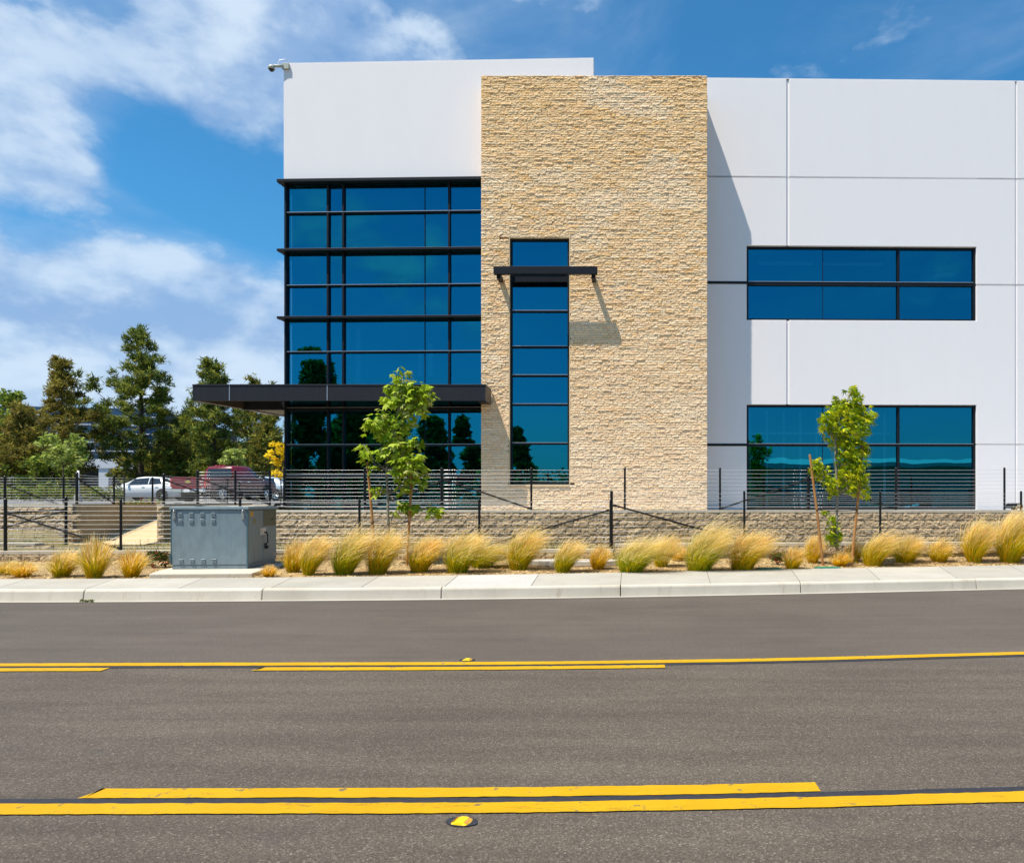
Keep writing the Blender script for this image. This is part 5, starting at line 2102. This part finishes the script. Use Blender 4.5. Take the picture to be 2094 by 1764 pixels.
def sedan(name, label, loc, rz, paint, group='cars parked in the lot'):
    """front towards +x"""
    root = thing(name, loc, label, 'car', group, rz)
    M = WM[root.name]
    mb = MB()

    def sec(w_, zb_, zs, zt, crown):
        return [(w_ * .86, zb_), (w_ * .97, zb_ + .10), (w_, zs - .14), (w_ * .985, zs - .02), (w_ * .90, zt), (w_ * .5, zt + crown), (0.0, zt + crown * 1.2)]
    st = [(-2.40, sec(.70, .36, .78, .86, .02)), (-2.34, sec(.80, .25, .86, .98, .02)), (-2.0, sec(.88, .20, .90, 1.03, .02)), (-1.45, sec(.91, .18, .90, 1.0, .02)),
          (-.5, sec(.92, .18, .88, .95, .0)), (.6, sec(.92, .18, .86, .92, .0)), (1.1, sec(.91, .18, .84, .92, .03)), (1.7, sec(.88, .19, .78, .82, .04)),
          (2.15, sec(.80, .20, .68, .72, .03)), (2.36, sec(.68, .24, .58, .62, .02)), (2.42, sec(.55, .30, .50, .55, .01))]
    loft(mb, st, M)
    mb.build('body', paint, root, smooth=True)
    mb = MB()

    def cs(wb, zb_, wt, zt):
        return [(wb, zb_), (wb * .985, zb_ + .08), (wt * 1.06, zt - .07), (wt * .92, zt - .01), (0, zt + .015)]
    loft(mb, [(-1.95, cs(.74, .99, .66, 1.03)), (-1.35, cs(.80, .95, .60, 1.33)), (-.75, cs(.83, .93, .61, 1.44)), (-.1, cs(.84, .92, .62, 1.46)),
              (.35, cs(.84, .90, .61, 1.41)), (.75, cs(.83, .90, .62, 1.22)), (1.25, cs(.80, .88, .70, .93))], M)
    mb.build('cabin', paint, root, smooth=True)
    for s_ in (1, -1):
        sg = .012 * s_ * -1
        quad_panel('side_window', [(-1.35, .815 * s_, .99), (-.55, .85 * s_, .98), (-.55, .675 * s_, 1.385), (-1.15, .665 * s_, 1.33)], 'car_glass', root, M, -sg)
        quad_panel('side_window', [(-.48, .85 * s_, .98), (.86, .83 * s_, .95), (.42, .695 * s_, 1.315), (-.48, .675 * s_, 1.39)], 'car_glass', root, M, -sg)
        quad_panel('headlight', [(2.08, .80 * s_, .62), (2.36, .62 * s_, .56), (2.34, .62 * s_, .66), (2.02, .81 * s_, .72)], 'lamp_clear', root, M, -sg)
        quad_panel('taillight', [(-2.38, .74 * s_, .72), (-2.1, .875 * s_, .74), (-2.1, .865 * s_, .90), (-2.38, .74 * s_, .86)], 'tail_red', root, M, -sg)
        mb = MB()
        mb.box(.62, .78, .86 * s_ - .0, .86 * s_ + .16 * s_, .92, 1.02, 0, M)
        mb.build('mirror', paint, root, bevel=.02)
        for hx in (-.35, -1.2):
            mb = MB()
            mb.box(hx, hx + .2, .915 * s_ - .01, .915 * s_ + .02, .80, .83, 0, M)
            mb.build('door_handle', 'chrome', root)
        for wx in (-1.42, 1.42):
            mb = MB()
            mb.lathe([(.365, -.01), (.365, .01)], 22, 0, M @ Matrix.Translation((wx, .905 * s_, .34)) @ Matrix.Rotation(math.pi / 2, 4, 'X'))
            mb.build('wheel_arch', 'rubber', root)
            wheel_parts(root, wx, .82 * s_, .325, .325, .22, M, s_)
    quad_panel('windscreen', [(1.22, -.66, .93), (1.22, .66, .93), (.44, .52, 1.36), (.44, -.52, 1.36)], 'car_glass', root, M, .014)
    quad_panel('rear_window', [(-1.90, .60, 1.05), (-1.90, -.60, 1.05), (-1.33, -.50, 1.325), (-1.33, .50, 1.325)], 'car_glass', root, M, .014)
    return root


def pickup(label, loc, rz):
    """front towards +x"""
    root = thing('pickup_truck', loc, label, 'pickup truck', 'cars parked in the lot', rz)
    M = WM[root.name]
    mb = MB()

    def sec(w_, zb_, zs, zt):
        return [(w_ * .95, zb_), (w_, zb_ + .12), (w_, zs - .1), (w_ * .97, zt), (0, zt)]
    # front end and cab base
    loft(mb, [(-.60, sec(.99, .52, 1.12, 1.18)), (.5, sec(.99, .50, 1.12, 1.18)), (1.5, sec(.99, .50, 1.12, 1.18)), (1.62, sec(.99, .50, 1.10, 1.20)),
              (2.5, sec(.97, .52, 1.06, 1.12)), (2.85, sec(.93, .50, 1.00, 1.04)), (2.95, sec(.86, .52, .90, .95))], M)
    mb.build('body', 'car_red', root, smooth=False, bevel=.03)
    mb = MB()
    # bed: floor, two sides, bulkhead
    for s_ in (1, -1):
        mb.box(-2.82, -.63, .90 * s_ if s_ > 0 else -.99, .99 * s_ if s_ > 0 else -.90, .56, 1.22, 0, M)
    mb.box(-2.80, -.64, -.90, .90, .60, .72, 0, M)
    mb.box(-.72, -.63, -.90, .90, .70, 1.22, 0, M)
    mb.build('bed', 'car_red', root, bevel=.02)
    mb = MB()
    mb.box(-2.89, -2.825, -.90, .90, .62, 1.23, 0, M)
    mb.box(-2.90, -2.885, -.82, .82, .90, 1.10, 0, M)
    tg = mb.build('tailgate', 'car_red', root, bevel=.015)
    mb = MB()
    # bow-tie shaped badge
    poly = [(-.17, .955), (-.07, .955), (-.06, .925), (.06, .925), (.07, .955), (.17, .955), (.14, 1.035), (.06, 1.035), (.05, 1.065), (-.07, 1.065), (-.06, 1.035), (-.14, 1.035)]
    mb.prism([(a, b) for a, b in poly], -2.912, -2.901, axis='x', M=M)
    mb.build('badge', 'gold', tg)
    mb = MB()
    mb.box(-2.91, -2.895, -.12, .12, 1.13, 1.18, 0, M)
    mb.build('handle', 'rubber', tg)
    mb = MB()
    mb.box(-3.02, -2.90, -.98, -.27, .46, .64, 0, M)
    mb.box(-3.02, -2.90, .27, .98, .46, .64, 0, M)
    mb.box(-3.00, -2.90, -.27, .27, .46, .60, 0, M)
    bp = mb.build('rear_bumper', 'chrome', root, bevel=.02)
    mb = MB()
    mb.box(-3.035, -3.022, -.20, .13, .47, .63, 0, M)
    pl = mb.build('number_plate', 'plate_white', bp)
    mb = MB()
    for q in range(6):
        mb.box(-3.038, -3.036, -.16 + q * .045, -.135 + q * .045, .52, .58, 0, M)
    # cabin
    mb2 = MB()

    def cs(wb, zb_, wt, zt):
        return [(wb, zb_), (wb * .98, zb_ + .12), (wt, zt - .09), (wt * .90, zt - .015), (0, zt + .02)]
    loft(mb2, [(-.62, cs(.96, 1.17, .76, 1.80)), (-.50, cs(.96, 1.17, .78, 1.88)), (.4, cs(.96, 1.17, .79, 1.92)), (.85, cs(.96, 1.17, .78, 1.87)), (1.0, cs(.96, 1.17, .78, 1.80)),
               (1.72, cs(.94, 1.16, .84, 1.24))], M)
    mb2.build('cabin', 'car_red', root, smooth=True)
    for s_ in (1, -1):
        g = .014 * s_
        quad_panel('side_window', [(-.44, .945 * s_, 1.24), (.26, .945 * s_, 1.24), (.26, .80 * s_, 1.78), (-.40, .79 * s_, 1.76)], 'car_glass', root, M, g)
        quad_panel('side_window', [(.34, .945 * s_, 1.24), (1.42, .935 * s_, 1.24), (1.02, .82 * s_, 1.68), (.86, .80 * s_, 1.76), (.34, .80 * s_, 1.78)][:3] + [(.34, .80 * s_, 1.78)],
                   'car_glass', root, M, g)
        quad_panel('taillight', [(-2.83, 1.0 * s_, .76), (-2.62, .992 * s_, .76), (-2.62, .992 * s_, 1.16), (-2.83, 1.0 * s_, 1.16)], 'tail_red', root, M, g * .8)
        mb = MB()
        mb.box(-2.905, -2.822, .905 * s_ if s_ > 0 else -.99, .99 * s_ if s_ > 0 else -.905, .74, 1.16, 0, M)
        mb.build('taillight', 'tail_red', root, bevel=.01)
        mb = MB()
        mb.box(1.32, 1.46, 1.0 * s_ if s_ > 0 else -1.2, 1.2 * s_ if s_ > 0 else -1.0, 1.22, 1.42, 0, M)
        mb.build('mirror', 'rubber', root, bevel=.02)
        for hx in (.28, -.45):
            mb = MB()
            mb.box(hx, hx + .2, .985 * s_ - .01, .985 * s_ + .03, 1.04, 1.08, 0, M)
            mb.build('door_handle', 'chrome', root)
        mb = MB()
        mb.box(-.55, 1.55, .93 * s_ if s_ > 0 else -1.06, 1.06 * s_ if s_ > 0 else -.93, .42, .48, 0, M)
        mb.build('running_board', 'rubber', root)
        mb = MB()
        mb.box(-.60, 1.55, .991 * s_ if s_ > 0 else -.999, .999 * s_ if s_ > 0 else -.991, .52, .70, 0, M)
        mb.build('lower_trim', 'bronze_end', root)
        for wx in (-1.72, 1.95):
            mb = MB()
            mb.lathe([(.47, -.012), (.47, .012)], 22, 0, M @ Matrix.Translation((wx, .985 * s_, .46)) @ Matrix.Rotation(math.pi / 2, 4, 'X'))
            mb.build('wheel_arch', 'rubber', root)
            wheel_parts(root, wx, .885 * s_, .40, .40, .26, M, s_)
    quad_panel('rear_window', [(-.635, .74, 1.30), (-.635, -.74, 1.30), (-.615, -.66, 1.74), (-.615, .66, 1.74)], 'car_glass', root, M, .012)
    quad_panel('windscreen', [(1.70, -.80, 1.26), (1.70, .80, 1.26), (1.04, .70, 1.74), (1.04, -.70, 1.74)], 'car_glass', root, M, .014)
    mb = MB()
    for q in (-.22, 0, .22):
        mb.box(-.60, -.52, q - .07, q + .07, 1.885, 1.925, 0, M)
    mb.build('roof_lamp', 'tail_red', root, bevel=.01)
    mb = MB()
    mb.box(-2.85, 2.7, -.45, .45, .35, .52, 0, M)
    mb.build('chassis', 'rubber', root)
    return root


YTk = 41.0
pickup('dark red crew cab pickup truck seen from behind', (X_(465, YTk), YTk, lot_z(YTk)), D2R(90 - 9))
YS = 47.5
sedan('car', 'white sedan parked left of the red pickup', (X_(306, YS), YS, lot_z(YS)), D2R(176), 'car_white')
YS = 47.0
sedan('car', 'silver car partly hidden between the red pickup and the building corner', (X_(538, YS), YS, lot_z(YS)), D2R(172), 'car_silver')

# ================================================================== BACKGROUND: trees, office, hedge
PINE = [(0.145, 0.190, 0.030), (0.095, 0.135, 0.024), (0.215, 0.240, 0.030), (0.270, 0.265, 0.030), (0.070, 0.102, 0.024)]
OLIVE = [(0.245, 0.205, 0.030), (0.185, 0.165, 0.028), (0.310, 0.255, 0.036), (0.120, 0.112, 0.024), (0.225, 0.168, 0.040)]
BRIGHT = [(0.23, 0.30, 0.038), (0.18, 0.25, 0.030), (0.31, 0.37, 0.06), (0.13, 0.19, 0.026)]
LIME = [(0.40, 0.46, 0.10), (0.31, 0.38, 0.06), (0.48, 0.52, 0.16), (0.20, 0.27, 0.045)]
YELLOW = [(0.80, 0.58, 0.012), (0.72, 0.47, 0.01), (0.85, 0.66, 0.03)]


def tuft(mb, p, size, cols, n=9):
    """spray of needles pointing up and out"""
    c = random.choice(cols)
    ax = Vector((random.gauss(0, .6), random.gauss(0, .6), 1)).normalized()
    for _ in range(n):
        d = (ax * U(.2, 1.0) + Vector((random.gauss(0, .7), random.gauss(0, .7), random.gauss(0, .5)))).normalized()
        s_ = d.cross(Vector((random.gauss(0, 1), random.gauss(0, 1), random.gauss(0, 1)))).normalized() * size * .13
        L = size * U(.6, 1.2)
        k = U(.75, 1.25)
        b = p + Vector((random.gauss(0, 1), random.gauss(0, 1), random.gauss(0, 1))) * size * .25
        mb.add([tuple(b - s_), tuple(b + s_), tuple(b + d * L)], [(0, 1, 2)], 0, tuple(q * k for q in c))


def pine(label, px_, Y, top, base_w, cols, dens=1.0, lean=0.0, low=.12, tilt=0.25, mult=1.0, group='pines behind the parking lot', gaps=.25):
    """irregular pine: leader, ascending limbs, sprays of needles at the limb ends"""
    x, z0 = X_(px_, Y), lot_z(Y)
    H = Z_(top, Y) - z0
    root = thing('pine_tree', (x, Y, z0), label, 'tree', group)
    mt_, mc = MB(), MB()
    pts = []
    for i in range(9):
        t_ = i / 8
        pts.append((x + lean * H * t_ + .12 * math.sin(t_ * 7 + px_) * t_, Y + .1 * math.sin(t_ * 5), z0 - .3 + (H + .1) * t_))
    mt_.tube(pts, [.26 * H / 14 * (1 - .93 * i / 8) + .02 for i in range(9)], 8)
    nb = int(46 * mult)
    half = base_w * Y / F / 2
    for b in range(nb):
        t_ = low + (1 - low) * ((b + U(0, .9)) / nb) ** .9
        an = b * 2.4 + U(-.5, .5)
        prof_ = max(.06, (1.03 - t_)) ** .75 * (1.0 if t_ > .3 else .75 + .8 * t_)
        L = half * prof_ * U(.5, 1.25)
        if R() < .14:
            L *= 1.35
        i0 = min(7, int(t_ * 8))
        f_ = t_ * 8 - i0
        s0 = Vector(pts[i0]).lerp(Vector(pts[i0 + 1]), f_)
        d = Vector((math.cos(an), math.sin(an), 0))
        e_ = s0 + d * L + Vector((0, 0, L * U(tilt * .4, tilt * 2.4)))
        m_ = s0.lerp(e_, .5) + Vector((0, 0, -.08 * L))
        mt_.tube([tuple(s0), tuple(m_), tuple(e_)], [.05 * (1.1 - t_) + .015, .03 * (1.1 - t_) + .012, .012], 5)
        ncl = max(2, int(L / .62))
        for c in range(ncl):
            tt = .42 + .64 * (c + R()) / ncl
            q = s0.lerp(m_, tt * 2) if tt < .5 else m_.lerp(e_, (tt - .5) * 2)
            q = q + Vector((random.gauss(0, .12), random.gauss(0, .12), random.gauss(.06, .08))) * L
            rr = U(.26, .58) * (.75 + .5 * (1 - t_))
            nt = int(U(13, 26) * dens * (rr / .42))
            for _ in range(nt):
                w_ = Vector((random.gauss(0, .5), random.gauss(0, .5), random.gauss(0, .34))) * rr
                tuft(mc, q + w_, U(.24, .42), cols, 7)
    # leader sprays
    for _ in range(int(26 * dens)):
        t_ = U(.90, 1.0)
        i0 = min(7, int(t_ * 8))
        q = Vector(pts[i0]).lerp(Vector(pts[i0 + 1]), t_ * 8 - i0)
        tuft(mc, q + Vector((random.gauss(0, .16), random.gauss(0, .16), 0)), .30, cols, 7)
    mt_.build('trunk', 'bark', root, smooth=True)
    mc.build('crown', 'needle', root, fix=False)
    return root


def broad_tree(name, label, px_, Y, top, bot, wpx, cols, nblob, nleaf, size, trunk_r=.12, group=None, cat='tree', trunk_top=None):
    x, z0 = X_(px_, Y), lot_z(Y)
    zt, zb_ = Z_(top, Y), Z_(bot, Y)
    half = wpx * Y / F / 2
    root = thing(name, (x, Y, z0), label, cat, group)
    mt_, mc = MB(), MB()
    mt_.tube([(x, Y, z0 - .2), (x + .05, Y, (z0 + zb_) / 2), (x, Y, zb_ + (zt - zb_) * .5)], [trunk_r, trunk_r * .8, trunk_r * .4], 7)
    for k in range(nblob):
        a = U(0, 6.28)
        v = R()
        rr = half * math.sqrt(R()) * (1 - .35 * abs(v - .4))
        c = Vector((x + math.cos(a) * rr, Y + math.sin(a) * rr, zb_ + (zt - zb_) * (.12 + .80 * v)))
        mt_.tube([(x, Y, zb_ + (c.z - zb_) * .3), tuple(c)], [trunk_r * .3, .012], 4)
        br = half * U(.22, .42)
        leaf_cloud(mc, tuple(c), (br, br, br * .75), nleaf // nblob, size, cols)
    mt_.build('trunk', 'bark', root, smooth=True)
    mc.build('crown', 'plant', root, fix=False)
    return root


pine('tallest dark green pine left of the black canopy', 287, 62, 675, 232, PINE, 1.1, .0, .10, .35, 1.35)
pine('brownish olive pine left of the tallest pine', 122, 58, 731, 170, OLIVE, 1.0, .02, .14, .25, 1.2)
pine('slim pine rising behind the canopy tip', 437, 60, 738, 150, PINE, 1.0, -.01, .12, .4, 1.2)
pine('pine half hidden behind the canopy beside the building corner', 518, 66, 776, 180, PINE + OLIVE, 1.0, .02, .15, .3, 1.2)
pine('low wide olive pine at the left edge', 45, 52, 830, 165, OLIVE, 1.1, .0, .12, .12, 1.2, gaps=.05)
pine('dense short pine between the tallest pine and the canopy', 395, 70, 868, 150, PINE + OLIVE, 1.0, .0, .05, .2, 1.1, gaps=.05)
pine('short olive pine beside the building corner', 548, 56, 850, 110, OLIVE + PINE, 1.0, .0, .05, .2, 1.0, gaps=.05)
pine('dense low pine right of the tallest pine', 340, 66, 890, 120, PINE + OLIVE, 1.0, .0, .05, .2, .9, gaps=.05)
broad_tree('leafy_tree', 'bright green leafy tree at the left edge behind the olive pine', 12, 72, 797, 930, 120, BRIGHT, 26, 3600, .24)
broad_tree('leafy_tree', 'dark green leafy tree low behind the left fence', 72, 50, 930, 1000, 130, BRIGHT + PINE, 22, 2600, .17)
broad_tree('young_tree', 'pale green young tree with white trunk in the parking lot', 128, 40, 884, 956, 80, LIME, 30, 1200, .12, .05)
broad_tree('young_tree', 'small pale green tree just above the red pickup roof', 474, 46, 918, 960, 54, LIME, 24, 1100, .12, .05)
broad_tree('yellow_tree', 'yellow flowering tree beside the glass corner', 573, 36, 898, 985, 56, YELLOW, 26, 900, .10, .04)
broad_tree('leafy_tree', 'dark bushy tree behind the white sedan', 300, 68, 930, 1000, 120, PINE + OLIVE, 24, 3000, .22)
broad_tree('leafy_tree', 'dark bushy tree behind the red pickup', 405, 64, 915, 1005, 150, PINE + OLIVE + BRIGHT[:1], 24, 3000, .22)
broad_tree('leafy_tree', 'dark bushy tree behind the silver car', 530, 62, 915, 1005, 150, PINE + OLIVE, 24, 3000, .20)

# hedge along the lot
mb = MB()
for px_ in range(-30, 250, 7):
    Yh = 44.0
    hgt = .55 + .15 * mnoise.noise((px_ * .05, 0, 0))
    c = (X_(px_, Yh), Yh + U(-.3, .3), lot_z(Yh) + hgt * .8)
    leaf_cloud(mb, c, (.28, .5, hgt * .85), 120, .085, BRIGHT[:2] + [(0.20, 0.19, 0.02), (0.26, 0.22, 0.02), (0.10, 0.12, 0.02)])
hd = mb.build('hedge', 'plant', fix=False)
rebase(hd, (X_(110, 44), 44, lot_z(44)))
tag(hd, 'low yellow green hedge along the left side of the lot', 'hedge')
# verge plants in front of the sedan
mb = MB()
for px_ in range(238, 330, 5):
    Yh = 31.0
    leaf_cloud(mb, (X_(px_, Yh), Yh + U(-.2, .2), lot_z(Yh) + .06), (.16, .25, U(.06, .2)), 40, .05, BRIGHT[:2] + [(0.22, 0.16, 0.03), (0.4, 0.1, 0.05)])
hd = mb.build('low_hedge', 'plant', fix=False)
rebase(hd, (X_(280, 31), 31, lot_z(31)))
tag(hd, 'knee high flowering hedge before the white sedan', 'hedge')

# white lamp post and stakes near the pale young tree
x, Y = X_(160, 39.0), 39.0
lpst = thing('lamp_post', (x, Y, lot_z(Y)), 'white post standing beside the pale green young tree', 'post')
mb = MB()
mb.tube([(x, Y, lot_z(Y) - .1), (x, Y, Z_(962, Y))], .05, 10)
mb.build('pole', 'pole_white', lpst, smooth=True)
mb = MB()
mb.box(x - .14, x + .14, Y - .14, Y + .14, lot_z(Y) - .05, lot_z(Y) + .35)
mb.build('footing', 'concrete', lpst, bevel=.02)

# far office block with dark glass bands
off = thing('office_block', (-62, 88, 2.2), 'far office block with dark blue glass bands and white ground floor', 'building')
ox0, oy0, ang = X_(-60, 88), 86.0, D2R(12)
OM = Matrix.Translation((ox0, oy0, 0)) @ Matrix.Rotation(ang, 4, 'Z')
OL = 21.0
zroof = Z_(832, 88)
zgf = Z_(940, 88)
mb = MB()
mb.box(0, OL, .3, 30, 1.8, zroof - .1, 0, OM)
mb.build('wall', 'office_dark', off)
nb = 6
for k in range(nb):
    za, zc = zgf + (zroof - zgf) * k / nb, zgf + (zroof - zgf) * (k + 1) / nb
    mb = MB()
    mb.box(0, OL, -.06 - .003 * k, .3, za + .16, zc, 0, OM)
    mb.build('glass_band', 'office_glass', off)
    mb = MB()
    mb.box(-.05, OL, -.16, .31, za + .02, za + .14, 0, OM)
    mb.build('spandrel', 'office_white', off)
mb = MB()
mb.box(-.1, OL, -1.2, .0, zgf - .95, zgf, 0, OM)
mb.build('fascia', 'office_white', off)
for k in range(5):
    mb = MB()
    mb.box(1 + k * 4.6, 2.0 + k * 4.6, -1.1, -.2, 1.8, zgf - .952, 0, OM)
    mb.build('column', 'office_white', off)

# ================================================================== ACROSS THE ROAD (seen in the glass)
shed = thing('warehouse', (14, -24, .1), 'low tan warehouse with white roof across the road, mirrored in the glass', 'building')
mb = MB()
mb.box(-5, 40, -44, -22, -.1, 4.9)
mb.build('wall', 'tan_wall', shed)
mb = MB()
mb.prism([(-45, 4.9), (-21.4, 4.9), (-21.4, 5.25), (-33, 6.3), (-45, 5.25)], -5.6, 40.6, axis='x')
mb.build('roof', 'roof_white', shed)
for k in range(6):
    mb = MB()
    mb.box(0 + k * 6.4, 3.0 + k * 6.4, -22.0 + .0, -21.9, 1.4, 3.0)
    mb.build('window', 'car_glass', shed)


def far_tree(label, x, y, h, wd, cols, n, dens=5000):
    root = thing('shade_tree', (x, y, .1), label, 'tree', 'trees across the road')
    mt_, mc = MB(), MB()
    mt_.tube([(x, y, 0), (x + .1, y, h * .4), (x, y, h * .85)], [.25, .18, .06], 8)
    for k in range(n):
        v = (k + R()) / n
        a = k * 2.4
        rr = wd * (1.05 - v) * U(.4, 1.0)
        c = (x + math.cos(a) * rr, y + math.sin(a) * rr, h * (.22 + .76 * v))
        mt_.tube([(x, y, c[2] * .85), c], [.05, .02], 4)
        leaf_cloud(mc, c, (wd * .28, wd * .28, wd * .2), dens // n, .26, cols)
    mt_.build('trunk', 'bark', root)
    mc.build('crown', 'needle', root, fix=False)


far_tree('tall dark tree across the road, mirrored at the lower left of the glass', -26.6, -12, 12.9, 3.0, PINE + BRIGHT, 44, 8000)
far_tree('second dark tree across the road, right of the tall mirrored one', -23.0, -13, 10.6, 2.8, PINE + BRIGHT, 36, 6000)
far_tree('broad dark tree across the road at the far left of the mirrored row', -30.0, -11, 9.6, 3.0, PINE + BRIGHT, 34, 6000)
far_tree('wide dark tree across the road, mirrored under the canopy', -19.6, -11, 8.8, 2.8, PINE + BRIGHT, 34, 6000)
far_tree('bushy dark tree across the road, behind the mirrored row', -25.0, -15, 8.4, 3.2, PINE + BRIGHT, 30, 5000)
far_tree('slim dark tree across the road, mirrored left of the tower', -14.4, -13, 8.2, 1.7, PINE, 26, 3500)
far_tree('low broad tree across the road, added to darken the glass beside the left young tree', -17.0, -12, 8.4, 2.3, PINE + BRIGHT, 28, 4500)  # unseen tree, added so its mirror image darkens a bright pane
far_tree('round tree across the road, mirrored in the tower window', -8.4, -12, 6.6, 1.7, PINE + BRIGHT[:1], 22, 3000)
far_tree('small tree across the road, mirrored in the ground floor window', 9.2, -11, 5.6, 1.2, PINE + BRIGHT[:1], 18, 1800)
mb = MB()
for k in range(72):
    x = -36 + k * .45
    leaf_cloud(mb, (x, -9 + U(-.4, .4), 1.9), (.5, .6, 1.9), 130, .17, PINE + BRIGHT[:2])
hd = mb.build('tall_hedge', 'plant', fix=False)
rebase(hd, (-14, -9, .1))
tag(hd, 'tall clipped hedge across the road, mirrored in the ground floor glass', 'hedge')
sedan('car', 'pale car parked across the road, mirrored in the ground floor window', (21.0, -5.6, .12), D2R(4), 'car_white', group=None)
